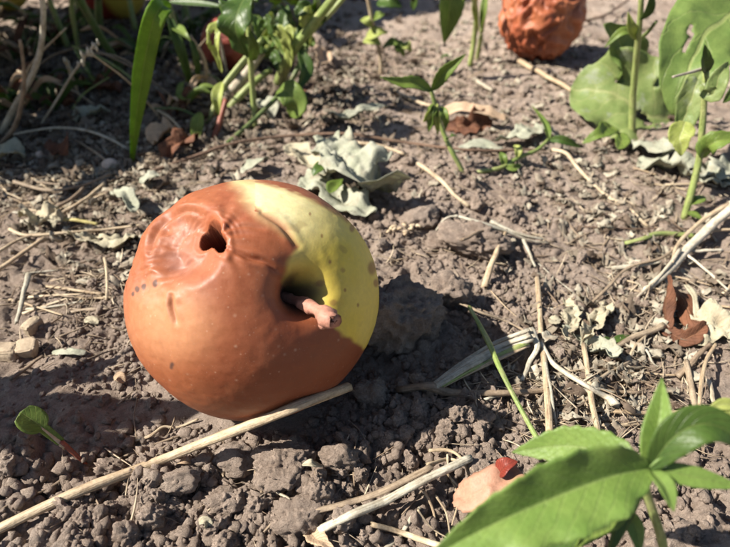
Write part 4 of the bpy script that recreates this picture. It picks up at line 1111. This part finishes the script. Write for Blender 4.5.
# broad grass blade
b0 = gp(132, 163); g1 = thing('grass_plant', 'broad bright green grass blade standing at upper left', 'grass blade', b0, 'grass')
blade(g1, [b0, zp(136, 120, b0[1] - .6), zp(145, 60, b0[1] - 1.6), zp(154, 20, b0[1] - 2.2), zp(163, 6, b0[1] - 1.5), zp(168, 10, b0[1] + .5)], 21, L_GRASS, hint=(.25, -.95, .3), prof='grass', fold=.22, seed=1, nl=36, nw=8)
# left stalks
for lab, pts, w, w2, mt, dy in (('grey-green curved stalk rising at the left edge', [(0, 136), (14, 108), (32, 75), (41, 45), (43, 10), (38, -20)], 6, 5, STRAWGREY, -2),
                               ('tan stalk beside the curved stalk at the left edge', [(-2, 147), (14, 128), (22, 100), (24, 70), (20, 40)], 5, 3, STRAWDARK, -1),
                               ('dark green grass stem slanting down from the top left', [(124, 72), (108, 48), (92, 22), (76, -8)], 7, 8, DARKSTALK, -4),
                               ('thin bright green stem in the shade at upper left', [(80, 60), (76, 35), (72, 10), (72, -12)], 4, 5, GREENSTALK, -2),
                               ('dry grass stem with a feathery seed head at upper left', [(39, 128), (55, 103), (70, 78), (84, 58), (95, 44)], 2.5, 2.5, STRAWGREY, -3),
                               ('thin pale stem crossing the seed head stem', [(80, 103), (75, 84), (70, 72), (65, 58)], 3, 3, STRAW, -2),
                               ('thin pale straw near the top left corner', [(-8, 12), (12, 14), (30, 17), (44, 22)], 2.5, 2, STRAWPALE, 0),
                               ('thin dark green stem left of the grass blade', [(100, 48), (99, 25), (98, -10)], 8, 7, DARKSTALK, -3)):
    P0 = gp(*pts[0]); r_ = thing('grass_plant', lab, 'grass stem', P0, 'grass stems')
    Q = Zs(pts, P0[1], P0[1] + dy); Q[0] = P0
    stem(r_, Q, w, w2, mt)
    if 'seed head' in lab:
        for k in range(14):
            c = Q[-1] * (1 - k / 22) + Q[-3] * (k / 22) + rng.normal(size=3) * .1
            V, F = clod_shape(2, 600 + k, .3); mesh_obj('seed', V * np.array([.08, .08, .2]) + c, F, STRAWGREY, parent=r_)

# grass stems next to the blade
P0 = gp(194, 98); w1 = thing('weed_plant', 'narrow leaved weed with folded leaves right of the grass blade', 'weed', P0, WEEDS)
Y0 = P0[1]
stem(w1, [P0, zp(186, 62, Y0), zp(176, 30, Y0), zp(165, -6, Y0)], 6, 6, DARKSTALK)
blade(w1, [zp(168, 12, Y0), zp(180, 50, Y0 - 1), zp(192, 92, Y0 - .5)], 12, L_DARK, hint=(.5, -.8, .3), fold=.5, seed=2)
blade(w1, [zp(174, 27, Y0), zp(184, 34, Y0 - 2), zp(191, 42, Y0 - 2.5)], 12, L_GREEN, hint=(0, -.5, .8), fold=.5, seed=3)
blade(w1, [zp(190, 35, Y0), zp(196, 60, Y0 - .5), zp(199, 92, Y0)], 8, L_DARK, hint=(.7, -.7, .2), fold=.3, seed=4)
stem(w1, [gp(200, 96), zp(206, 74, Y0), zp(202, 55, Y0), zp(190, 36, Y0)], 5, 3, STRAW)
blade(w1, [zp(168, 2, Y0 - 2), zp(200, 4, Y0 - 3), zp(230, 8, Y0 - 4)], 9, L_DARK, hint=(0, -.5, .8), fold=.3, seed=5)
def tuft(px, py, n, hgt, label, seed, mats, spread=.9):
    rs = np.random.default_rng(seed)
    P = gp(px, py); g = thing('grass_tuft', label, 'grass', P, 'wild grass'); g['category'] = 'grass tuft'
    for k in range(n):
        a = rs.uniform(0, 6.28); l = hgt * rs.uniform(.5, 1.15); o = np.array([rs.normal() * .5, rs.normal() * .5, 0])
        d = np.array([math.cos(a) * spread, math.sin(a) * spread, 1.0]) * rs.uniform(.6, 1.1)
        b = P + o; b[2] = float(H(b[0], b[1])[0]) - .05
        q = [b, b + d * l * .45, b + d * l * .8 + np.array([0, 0, -l * .1]), b + d * l * np.array([1.2, 1.2, .8]) + np.array([0, 0, -l * .15])]
        leaf_obj('blade', mats[k % len(mats)], parent=g, mid=q, w=rs.uniform(.12, .30), hint=unit(rs.normal(size=3) + np.array([0, -.6, .6])), prof='grass', fold=.3, seed=seed + k, nl=18, nw=4, twist=rs.normal() * .6)
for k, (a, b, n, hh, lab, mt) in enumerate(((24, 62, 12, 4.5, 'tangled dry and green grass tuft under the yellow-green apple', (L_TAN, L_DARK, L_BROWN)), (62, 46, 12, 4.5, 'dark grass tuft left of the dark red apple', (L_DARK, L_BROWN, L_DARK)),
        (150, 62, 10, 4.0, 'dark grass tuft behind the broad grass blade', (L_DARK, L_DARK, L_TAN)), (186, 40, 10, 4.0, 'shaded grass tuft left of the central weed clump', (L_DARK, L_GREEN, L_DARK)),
        (12, 108, 10, 3.5, 'dry brown grass tuft at the foot of the left curved stalk', (L_BROWN, L_TAN, L_DARK)), (58, 108, 9, 3.0, 'low dark grass tuft under the seed head stem', (L_DARK, L_BROWN)),
        (100, 92, 9, 3.0, 'low dark green grass tuft left of the grass blade foot', (L_DARK, L_GREEN, L_BROWN)), (176, 116, 8, 2.6, 'low tan grass tuft right of the grass blade', (L_TAN, L_GREEN, L_BROWN)),
        (262, 60, 12, 4.5, 'green grass tuft inside the central weed clump', (L_GREEN, L_DARK, L_YEL)), (300, 30, 12, 4.5, 'green grass tuft under the thick pale stem at top', (L_GREEN, L_DARK, L_TAN)))):
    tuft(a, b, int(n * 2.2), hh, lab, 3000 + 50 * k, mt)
t9 = (('dark dead leaf under the left grass tuft', 40, 88), ('dark dead leaf left of the grass blade', 92, 118), ('dead brown leaf under the dark red apple', 120, 52), ('dead brown leaf behind the weed stems', 205, 88), ('grey dead leaf in the shade below the dark red apple', 105, 92),
      ('curled brown leaf at the left edge in the shade', 8, 160), ('dead brown leaf at the foot of the central weeds', 182, 150), ('rusty dead leaf below the central weeds', 165, 138), ('grey leaf in the shade left of pale pebble', 60, 150), ('tan curled leaf right of the red weed stem', 262, 112))
for k, (lab, a, b) in enumerate(t9):
    an = rng.uniform(0, 3.1); P = gp(a, b, .3); d = np.array([math.cos(an), math.sin(an), 0]) * rng.uniform(.9, 1.6)
    leaf_obj('dry_leaf', (L_BROWN, L_GREYDRY, L_BROWN, L_TAN)[k % 4], label=lab, cat='dry leaf', group='dry leaves on the soil', mid=[P - d, P + np.array([0, 0, .5]), P + d], w=.8, prof='torn', fold=.5, crumple=.4, cfreq=1.0, edge=.3, seed=900 + k, nl=22, nw=10, onground=.02)
for k in range(30):
    px, py = rng.uniform(-5, 240), rng.uniform(15, 125)
    P = gp(px, py); a = rng.uniform(0, 6.28); l = rng.uniform(2.5, 8); d = np.array([math.cos(a) * .7, math.sin(a) * .5, rng.uniform(.25, 1)])
    r_ = thing('grass_plant', 'thin stem in the shaded tangle of the upper left', 'grass stem', P, 'thin stems in the upper left tangle')
    stem(r_, [P, P + d * l * .5 + rng.normal(size=3) * .15, P + d * l + np.array([d[0], d[1], -.6]) * l * .12], rng.uniform(1.5, 3.6), rng.uniform(1, 2), (DARKSTALK, STRAWDARK, STRAWGREY, STRAW, GREENSTALK, STRAWDARK)[k % 6], sides=6)
# central weed clump
P0 = gp(226, 140); Y0 = P0[1]
w2_ = thing('weed_plant', 'clump of leafy weeds with a thick pale green stem, top centre left', 'weed', P0, WEEDS)
stem(w2_, [gp(278, 88), zp(290, 55, 40), zp(310, 28, 39), zp(342, -12, 38)], 12, 9, GREENSTALK, sides=12)
stem(w2_, [zp(305, 34, 40), zp(325, 18, 40), zp(345, -4, 40)], 6, 6, GREENSTALK)
stem(w2_, [gp(222, 148), zp(245, 128, Y0 + .5), zp(266, 108, Y0 + 2), zp(290, 82, Y0 + 4), zp(306, 50, Y0 + 5)], 5, 5, DARKSTALK)
stem(w2_, [gp(255, 128), zp(253, 95, Y0 + 2), zp(250, 55, Y0 + 2), zp(248, 5, Y0 + 2), zp(248, -15, Y0 + 2)], 6, 6, GREENSTALK)
stem(w2_, [gp(210, 120), zp(222, 90, Y0 + 4), zp(238, 68, Y0 + 5), zp(262, 40, Y0 + 6)], 7, 6, GREENSTALK)
stem(w2_, [gp(226, 98), zp(245, 76, Y0 + 7), zp(262, 52, Y0 + 7)], 12, 8, STRAWPALE)
stem(w2_, [gp(230, 108), zp(248, 88, Y0 + 6), zp(270, 70, Y0 + 7)], 9, 6, GREENSTALK)
stem(w2_, [gp(214, 138), zp(219, 124, Y0 + 1), zp(226, 100, Y0 + 2)], 6, 5, REDSTALK)
blade(w2_, [zp(250, -12, Y0 + 1), zp(238, 12, Y0 - 1), zp(236, 32, Y0 - 1.5), zp(248, 58, Y0 - 1)], 40, L_DARK, hint=(-.3, -.9, .3), prof='ovate', fold=.25, ripple=.3, rfreq=4, serr=.05, seed=6, nl=34, nw=14)
blade(w2_, [zp(231, 22, Y0 + 1), zp(219, 32, Y0), zp(216, 45, Y0 - .3), zp(221, 72, Y0)], 22, L_YEL, hint=(-.5, -.8, .2), prof='ovate', fold=.6, crumple=.2, seed=7, nl=30, nw=12, holes=((.4, .45, .22), (-.4, .7, .15)))
blade(w2_, [zp(280, 88, Y0 + 1), zp(288, 92, Y0), zp(296, 104, Y0 - .3), zp(290, 116, Y0)], 26, L_GREEN, hint=(0, -.8, .6), prof='round', fold=.25, seed=8, nl=20, nw=10)
blade(w2_, [zp(200, 112, Y0 + 1), zp(198, 124, Y0 + .4), zp(195, 146, Y0)], 15, L_GREEN, hint=(-.2, -.9, .3), prof='lance', fold=.3, seed=9)
blade(w2_, [zp(222, 82, Y0 + 2), zp(218, 98, Y0 + 1), zp(219, 116, Y0 + 1)], 14, L_YEL, hint=(-.2, -.9, .3), prof='lance', fold=.5, seed=10)
blade(w2_, [zp(300, 50, Y0 + 4), zp(306, 70, Y0 + 3), zp(296, 92, Y0 + 2)], 16, L_DARK, hint=(.4, -.9, .2), fold=.4, seed=11)
blade(w2_, [zp(252, 60, Y0 + 2), zp(252, 45, Y0 + 1), zp(250, 28, Y0 + 1)], 14, L_GREEN, hint=(.4, -.9, .2), fold=.5, crumple=.1, seed=12)
for k in range(34):
    x = rng.uniform(246, 325); y = rng.uniform(-8, 78) * (1 - (x - 246) / 150)
    yy = Y0 + rng.uniform(3, 9); p = zp(x, y, yy); d = unit(rng.normal(size=3) + np.array([0, -.3, -.2])) * rng.uniform(1.2, 3.0)
    blade(w2_, [p, p + d * .5 + np.array([0, 0, .3]), p + d], rng.uniform(9, 20), (L_DARK, L_GREEN, L_DARK, L_YEL)[k % 4], hint=unit(rng.normal(size=3) + np.array([0, -.8, .8])), fold=.35, ripple=.1, crumple=.1, seed=20 + k, nl=14, nw=6, prof=('lance', 'ovate')[k % 2])
leaf_obj('leaf', L_BROWN, parent=w2_, mid=[gp(285, 95, .8), gp(300, 92, 1.0), gp(316, 84, .8)], w=.5, fold=.5, crumple=.2, seed=70, nl=18, nw=8)
leaf_obj('leaf', L_TAN, parent=w2_, mid=[gp(318, 70, .8), gp(322, 58, 1.5), gp(318, 45, 2.0)], w=.8, hint=(.3, -.9, .3), fold=.5, crumple=.4, seed=71, nl=18, nw=8)

# small wilted weed in the middle
P0 = gp(463, 172); Y0 = P0[1]
w3 = thing('weed_plant', 'small wilting weed with two spread leaves behind the clods, top middle', 'weed', P0, WEEDS)
stem(w3, [P0, zp(452, 152, Y0 + .3), zp(443, 132, Y0 + .8), zp(437, 112, Y0 + 1), zp(431, 90, Y0 + 1)], 5, 4, GREENSTALK)
blade(w3, [zp(432, 91, Y0 + 1), zp(415, 84, Y0 + .4), zp(400, 83, Y0 + .2), zp(380, 77, Y0)], 15, L_GREEN, hint=(0, -.75, .65), fold=.5, serr=.08, nserr=9, seed=30)
blade(w3, [zp(432, 91, Y0 + 1), zp(442, 75, Y0 + .8), zp(453, 65, Y0 + .6), zp(466, 54, Y0 + .4)], 15, L_GREEN, hint=(.3, -.75, .5), fold=.5, serr=.08, nserr=9, seed=31)
for k, (a, b, c, d) in enumerate(((433, 104, 428, 132), (437, 104, 437, 136), (441, 105, 445, 130), (435, 106, 423, 122), (440, 108, 432, 128))):
    blade(w3, [zp(a, b, Y0 + .8), zp((a + c) / 2 + 1, (b + d) / 2 - 3, Y0 + .2), zp(c, d, Y0 + .4)], 10, (L_GREEN, L_YEL)[k % 2], hint=(.3 * (k - 2), -.9, .2), fold=.6, crumple=.12, seed=32 + k, nl=18, nw=8)
blade(w3, [zp(446, 140, Y0), zp(452, 136, Y0 - .2), zp(458, 136, Y0)], 8, L_DARK, fold=.3, seed=38, nl=10, nw=6)
# leaf hanging from the top edge
P0 = gp(470, 66); Y0 = P0[1] - 4
w4 = thing('weed_plant', 'weed with a pointed leaf hanging from the top edge, left of shrivelled apple', 'weed', P0, WEEDS)
blade(w4, [zp(456, -40, Y0), zp(452, -15, Y0 - .8), zp(449, 12, Y0 - 1), zp(444, 44, Y0 - .3)], 30, L_GREEN, hint=(.25, -.95, .1), prof='lance', fold=.45, serr=.03, seed=40, nl=30, nw=12)
stem(w4, [P0, zp(474, 40, P0[1]), zp(476, 15, P0[1] - 1), zp(470, -25, Y0)], 5, 5, GREENSTALK)
stem(w4, [gp(477, 60), zp(482, 30, P0[1]), zp(487, -10, P0[1])], 4, 5, GREENSTALK)
blade(w4, [zp(476, -10, P0[1] - 1), zp(473, 10, P0[1] - 1.5), zp(479, 32, P0[1] - 1)], 9, L_YEL, hint=(.5, -.8, .2), fold=.6, seed=41)
blade(w4, [zp(486, -8, P0[1]), zp(484, 12, P0[1] - .6), zp(480, 30, P0[1])], 9, L_GREEN, hint=(-.5, -.8, .2), fold=.6, seed=42)
blade(w4, [gp(440, 60, .5), gp(446, 56, .8), gp(450, 58, .6)], 9, L_DARK, fold=.3, seed=43, nl=10, nw=6)
# yellowish weed at top
P0 = gp(381, 74); Y0 = P0[1]
w5 = thing('weed_plant', 'small yellowish weed at the top edge, centre', 'weed', P0, WEEDS)
stem(w5, [P0, zp(380, 55, Y0), zp(374, 30, Y0), zp(366, -10, Y0)], 4, 4, STRAW)
for k, (a, b, c, d, w) in enumerate(((366, 38, 388, 32, 14), (364, 40, 382, 44, 14), (372, 22, 385, 14, 12), (378, 0, 402, 8, 20), (384, 46, 402, 44, 11), (402, 44, 412, 52, 10), (362, 18, 372, 28, 10), (395, 40, 404, 58, 10), (412, 10, 418, -8, 10))):
    blade(w5, [zp(a, b, Y0), zp((a + c) / 2, (b + d) / 2 - 2, Y0 - .8), zp(c, d, Y0 - .6)], w, (L_YEL, L_YEL, L_GREEN, L_DARK, L_GREEN)[k % 5], hint=(0, -.7, .7), fold=.3, crumple=.1, seed=50 + k, nl=16, nw=8)

# creeping stem at the right of centre
P0 = gp(478, 172); w6 = thing('weed_plant', 'creeping pale green stem with a folded leaf, left of the broad holed leaf', 'weed', P0, WEEDS)
stem(w6, [P0, gp(500, 168, .35), gp(520, 157, .6), gp(537, 150, .8), gp(548, 140, 1.0)], 5, 3.5, GREENSTALK)
blade(w6, [gp(549, 140, 1.0), gp(545, 128, 1.4), gp(532, 106, 1.8)], 12, L_GREEN, hint=(.3, -.8, .5), fold=.6, seed=60)
blade(w6, [gp(549, 140, 1.0), gp(562, 140, 1.1), gp(582, 148, .6)], 9, L_DARK, hint=(0, -.8, .5), fold=.4, seed=61)
blade(w6, [gp(505, 166, .4), gp(503, 158, .8), gp(500, 152, .8)], 9, L_GREEN, hint=(0, -.8, .5), fold=.5, seed=62, nl=12, nw=6)
blade(w6, [gp(517, 158, .6), gp(518, 150, 1.0), gp(514, 145, 1.0)], 9, L_YEL, hint=(0, -.8, .5), fold=.5, seed=63, nl=12, nw=6)
blade(w6, [gp(505, 166, .4), gp(514, 168, .4), gp(521, 164, .4)], 8, L_GREEN, hint=(0, -.8, .5), fold=.5, seed=64, nl=12, nw=6)

# broad leaved weed, right
P0 = gp(632, 134); Y0 = P0[1]
w7 = thing('weed_plant', 'broad leaved weed with pale insect eaten leaves at upper right', 'weed', P0, WEEDS)
stem(w7, [P0, zp(633, 95, Y0), zp(637, 50, Y0 - .5), zp(641, 5, Y0 - 1), zp(640, -12, Y0 - 1)], 7, 5, GREENSTALK)
leaf_obj('leaf', L_PALE, parent=w7, mid=[zp(690, 122, Y0 + 1.4), zp(650, 112, Y0 + 1.2), zp(612, 96, Y0 + 2.2), zp(572, 88, Y0 + 3.4)], w=pw(88, zp(620, 95, Y0 + 2)) / 2, hint=(.1, -.85, .5), prof='round', fold=.15, ripple=.5, rfreq=2.5, crumple=.25, cfreq=.45, curl=-.25, edge=.12, seed=71, nl=44, nw=26,
         holes=((.35, .70, .075), (.62, .43, .06), (-.05, .45, .09), (-.10, .39, .08), (-.17, .35, .06)))
leaf_obj('leaf', L_BIG, parent=w7, mid=[zp(640, 108, Y0 + 3), zp(634, 80, Y0 + 3.6), zp(625, 52, Y0 + 3.2), zp(606, 24, Y0 + 2.4)], w=pw(52, zp(630, 60, Y0 + 3)) / 2, hint=(.55, -.8, .2), prof='ovate', fold=.2, ripple=.3, crumple=.2, cfreq=.5, seed=72, nl=34, nw=16)
leaf_obj('leaf', L_BIG, parent=w7, mid=[zp(690, 120, Y0 + 4), zp(668, 92, Y0 + 4), zp(650, 60, Y0 + 4)], w=pw(60, zp(668, 90, Y0 + 4)) / 2, hint=(.5, -.8, .3), prof='ovate', fold=.2, crumple=.2, seed=73, nl=30, nw=14)
blade(w7, [zp(638, 38, Y0 - .5), zp(630, 28, Y0 - 1), zp(628, 12, Y0 - 1)], 14, L_YEL, hint=(.3, -.9, .2), fold=.5, seed=74, nl=16, nw=8)
blade(w7, [zp(640, 20, Y0 - 1), zp(648, 8, Y0 - 1.4), zp(652, -10, Y0 - 1.4)], 14, L_DARK, hint=(.3, -.9, .2), fold=.5, seed=75, nl=16, nw=8)
blade(w7, [zp(636, 35, Y0), zp(622, 32, Y0 - .3), zp(604, 48, Y0 - .3)], 9, L_GREEN, hint=(0, -.7, .7), fold=.3, seed=76, nl=16, nw=6)
stem(w7, [zp(641, 38, Y0), zp(648, 32, Y0 - .5), zp(656, 22, Y0 - 1)], 4, 3, DARKSTALK, name='side_stem')
blade(w7, [gp(612, 128, .8), gp(600, 134, 1.2), gp(582, 142, .6)], 22, L_GREEN, hint=(0, -.6, .8), prof='ovate', fold=.3, crumple=.15, seed=77)
blade(w7, [gp(618, 132, .8), gp(622, 142, .7), gp(618, 150, .5)], 15, L_GREEN, hint=(0, -.6, .8), prof='round', fold=.3, crumple=.1, seed=78)

P0 = gp(684, 218); Y0 = P0[1]
w8 = thing('weed_plant', 'weed with a big veined leaf and yellow curled tip at the right edge', 'weed', P0, WEEDS)
stem(w8, [P0, zp(692, 190, Y0 + .3), zp(699, 160, Y0 + .6), zp(703, 120, Y0 + .8), zp(706, 72, Y0 + 1)], 7, 6, GREENSTALK)
leaf_obj('leaf', L_BIG, parent=w8, mid=[zp(770, -6, Y0 + 10), zp(735, 10, Y0 + 8), zp(700, 42, Y0 + 6), zp(682, 92, Y0 + 4.5), zp(686, 120, Y0 + 4.2)], w=pw(98, zp(700, 50, Y0 + 6)) / 2, hint=(-.25, -.75, .6), prof='ovate', fold=.12, ripple=.45, rfreq=2, crumple=.22, cfreq=.5, seed=80, nl=44, nw=24, holes=((.30, .64, .07), (.34, .60, .06), (-.5, .35, .03)))
leaf_obj('leaf', L_PALE, parent=w8, mid=[zp(700, 70, Y0 + 4), zp(691, 92, Y0 + 3), zp(688, 112, Y0 + 2.6), zp(674, 142, Y0 + 2)], w=pw(30, zp(690, 100, Y0 + 3)) / 2, hint=(-.3, -.9, .3), prof='lance', fold=.5, crumple=.2, seed=81, nl=28, nw=12)
leaf_obj('leaf', L_YEL, parent=w8, mid=[zp(684, 122, Y0 + 2), zp(680, 138, Y0 + 1.4), zp(682, 156, Y0 + 1)], w=pw(24, zp(680, 140, Y0 + 2)) / 2, hint=(-.2, -.9, .3), prof='ovate', fold=.3, crumple=.15, edge=.15, seed=82, nl=24, nw=12)
blade(w8, [zp(700, 160, Y0 + .6), zp(708, 146, Y0), zp(722, 138, Y0 - .2), zp(750, 132, Y0)], 24, L_GREEN, hint=(-.2, -.6, .8), fold=.5, crumple=.12, serr=.05, seed=83)
blade(w8, [zp(704, 80, Y0 + 1), zp(712, 92, Y0 + .4), zp(722, 72, Y0 + .6), zp(728, 62, Y0 + 1)], 22, L_PALE, hint=(-.3, -.9, .2), fold=.4, crumple=.2, seed=84)
blade(w8, [zp(706, 74, Y0 + 1), zp(706, 60, Y0 + .6), zp(704, 44, Y0 + .6)], 16, L_DARK, hint=(.2, -.9, .2), fold=.4, crumple=.08, seed=85, nl=18, nw=8)
stem(w8, [zp(706, 68, Y0 + 1), zp(692, 72, Y0 + .4), zp(673, 77, Y0 - .2)], 4, 2.5, STRAWGREY, name='side_stem')
blade(w8, [gp(690, 205, .6), gp(698, 200, .9), gp(704, 196, .6)], 13, L_GREEN, prof='ovate', fold=.2, seed=86, nl=14, nw=8)
blade(w8, [gp(688, 212, .5), gp(696, 216, .5), gp(703, 220, .4)], 12, L_GREEN, prof='ovate', fold=.2, seed=87, nl=14, nw=8)
blade(w8, [zp(760, 30, Y0 + 14), zp(725, 4, Y0 + 13), zp(700, -14, Y0 + 13)], 30, L_YEL, hint=(0, -.7, .7), fold=.2, prof='ovate', seed=88)
blade(w8, [zp(756, 100, Y0 + 3), zp(738, 92, Y0 + 2), zp(722, 104, Y0 + 2)], 26, L_DARK, hint=(0, -.8, .5), fold=.3, crumple=.15, prof='ovate', seed=89)
# tiny sprout
P0 = gp(612, 346); s1 = thing('sprout', 'tiny green two leaved sprout on crumbs left of the brown curled leaf', 'seedling', P0, WEEDS)
stem(s1, [P0, P0 + np.array([.02, 0, .25])], 3, 3, GREENSTALK)
blade(s1, [P0 + np.array([0, 0, .25]), gp(607, 341, .4), gp(600, 344, .3)], 11, L_DARK, prof='ovate', fold=.2, seed=90, nl=14, nw=8)
blade(s1, [P0 + np.array([0, 0, .25]), gp(622, 338, .4), gp(632, 336, .35)], 9, L_DARK, prof='ovate', fold=.2, seed=91, nl=14, nw=8)

# ------------------------------------------------------------------ the weed in front of the lens, lower right
FD = 10.6
nd_ = dp(643, 468, FD)
root_f = gp(745, 640)
root_f = np.array([nd_[0] + 1.6, nd_[1] - 0.8, 0]); root_f[2] = float(H(root_f[0], root_f[1])[0])
w9 = thing('weed_plant', 'blurred fresh green weed in the near lower right corner', 'weed', root_f, WEEDS)
stem(w9, [root_f, root_f * .5 + nd_ * .5 + np.array([.5, .1, 0]), nd_ * .85 + root_f * .15 + np.array([.1, .2, .1]), nd_], 9, 9, GREENSTALK, sides=12)
def fl(pts, w, mat, **kw):
    Q = [dp(a[0], a[1], FD + a[2]) for a in pts]
    leaf_obj('leaf', mat, parent=w9, mid=Q, w=w * FD / FPX / 2, **kw)
fl([(650, 468, 0), (605, 478, -.35), (540, 503, -.7), (485, 528, -.9), (425, 560, -1.0)], 84, L_FRONT, hint=(-.1, -.60, .75), prof='lance', fold=.60, serr=.05, nserr=12, ripple=.06, rfreq=5, seed=100, nl=44, nw=16)
fl([(640, 462, .2), (608, 452, .6), (560, 446, 1.0), (512, 452, 1.3)], 46, L_FRONT, hint=(0, -.5, .8), prof='lance', fold=.3, serr=.09, nserr=9, seed=101, nl=34, nw=12)
fl([(646, 468, 0), (654, 440, .1), (660, 412, .2), (662, 378, .3)], 32, L_FRONT, hint=(-.5, -.85, .2), prof='lance', fold=.55, seed=102, nl=30, nw=12)
fl([(648, 470, 0), (672, 438, -.2), (700, 424, -.3), (728, 432, -.3), (752, 462, -.2)], 40, L_DARK, hint=(0, -.55, .85), prof='lance', fold=.35, seed=103, nl=34, nw=12)
fl([(648, 468, 0), (690, 476, -.1), (745, 488, -.2)], 22, L_FRONT, hint=(0, -.5, .85), prof='lance', fold=.3, seed=104, nl=26, nw=10)
fl([(650, 470, 0), (664, 486, -.3), (674, 512, -.5)], 22, L_FRONT, hint=(.2, -.6, .7), prof='lance', fold=.4, seed=105, nl=22, nw=10)
fl([(745, 430, .9), (718, 420, .9), (694, 424, .9)], 24, L_YEL, hint=(0, -.6, .8), prof='ovate', fold=.3, crumple=.06, seed=106, nl=22, nw=10)
fl([(740, 408, .9), (724, 404, .9), (706, 410, .9)], 14, L_YEL, hint=(0, -.6, .8), prof='lance', fold=.3, seed=107, nl=18, nw=8)
fl([(625, 505, .6), (598, 520, .6), (575, 548, .5)], 34, L_GREEN, hint=(.3, -.7, .6), prof='ovate', fold=.5, seed=108, nl=24, nw=10)
fl([(640, 486, .6), (622, 512, .7), (606, 560, .6)], 26, L_DARK, hint=(.3, -.8, .4), prof='lance', fold=.4, seed=109, nl=24, nw=10)
fl([(600, 520, .9), (570, 532, .9), (535, 556, .8)], 32, L_DARK, hint=(0, -.5, .8), prof='ovate', fold=.3, seed=110, nl=24, nw=10)
fl([(620, 506, .8), (634, 525, .8), (640, 556, .7)], 20, L_FRONT, hint=(-.2, -.8, .4), prof='lance', fold=.4, seed=111, nl=22, nw=10)

# ------------------------------------------------------------------ weeds standing left of the picture; they shade its left side
def tall_weed(x, y, hgt, nleaf, L, label, seed, lean=(0, 0), first=4):
    rs = np.random.default_rng(seed)
    b = np.array([x, y, float(H(x, y)[0])])
    w = thing('weed_plant', label, 'weed', b, WEEDS)
    top = b + np.array([lean[0], lean[1], hgt])
    C = spline([b, b * .6 + top * .4 + rs.normal(size=3) * .4, top], 20)
    V, F = tube(C, np.linspace(.28, .12, 20), 8, up=(0, 1, 0)); mesh_obj('stem', V, F, GREENSTALK, parent=w)
    for k in range(nleaf):
        p = C[int(first + (19 - first) * k / max(1, nleaf - 1))]
        a = k * 2.4 + rs.random(); el = rs.uniform(.1, .6)
        d = np.array([math.cos(a) * math.cos(el), math.sin(a) * math.cos(el), math.sin(el)]); l = L * rs.uniform(.7, 1.15)
        q = [p, p + d * l * .5, p + d * l + np.array([0, 0, -l * .28])]
        leaf_obj('leaf', (L_GREEN, L_DARK, L_FRONT)[k % 3], parent=w, mid=q, w=l * .22, prof='ovate', fold=.25, ripple=.12, seed=seed + k, nl=18, nw=8)
k = 0
for (x, y, h_) in ((-34, 36, 20), (-37, 43, 24), (-33, 50, 22), (-42, 54, 27), (-38, 61, 26), (-48, 47, 28), (-46, 64, 30), (-44, 70, 28), (-30, 33, 15), (-52, 72, 32)):
    tall_weed(x, y, h_, 26, 7.5, 'tall leafy weed standing in the shade at far left', 700 + k * 31); k += 1
for (x, y, h_) in ((-29, 57, 16), (-24, 62, 17), (-31, 66, 20), (-20, 68, 18), (-27, 72, 22), (-15, 72, 16), (-36, 56, 18), (-22, 76, 22), (-10, 75, 17), (-33, 78, 24)):
    tall_weed(x, y, h_, 22, 7.0, 'leafy weed rising past the top edge in the upper left shade', 1700 + k * 31, first=9); k += 1
# unseen weed, its leaves placed along the sun to shade the lower left
lb = np.array([-22.0, 12.2, 0.0]); lb[2] = float(H(lb[0], lb[1])[0])
w10 = thing('weed_plant', 'unseen leafy weed past the left edge, placed to shade the seedling patch', 'weed', lb, WEEDS)
V, F = tube(spline([lb, lb + np.array([.3, .1, 6]), lb + np.array([.2, .3, 12.5])], 20), np.linspace(.3, .14, 20), 8, up=(0, 1, 0)); mesh_obj('stem', V, F, GREENSTALK, parent=w10)
def shade_leaf(p0, p1, pm, w, z, seed):
    Q = []
    for (a, b), dz in ((p0, -.5), (pm, .3), (p1, -.2)):
        g = gp(a, b); t = (z + dz) / SUN[2]; Q.append(g + SUN * t)
    leaf_obj('leaf', L_GREEN, parent=w10, mid=Q, w=w, prof='ovate', fold=.2, ripple=.08, seed=seed, nl=26, nw=10)
shade_leaf((-150, 430), (215, 405), (40, 418), 1.15, 11.5, 120)
shade_leaf((-150, 440), (150, 440), (0, 442), .8, 10.0, 121)
shade_leaf((-120, 400), (150, 350), (40, 380), .7, 12.5, 122)

# ------------------------------------------------------------------ render settings
scn.render.engine = 'CYCLES'
scn.cycles.max_bounces = 6
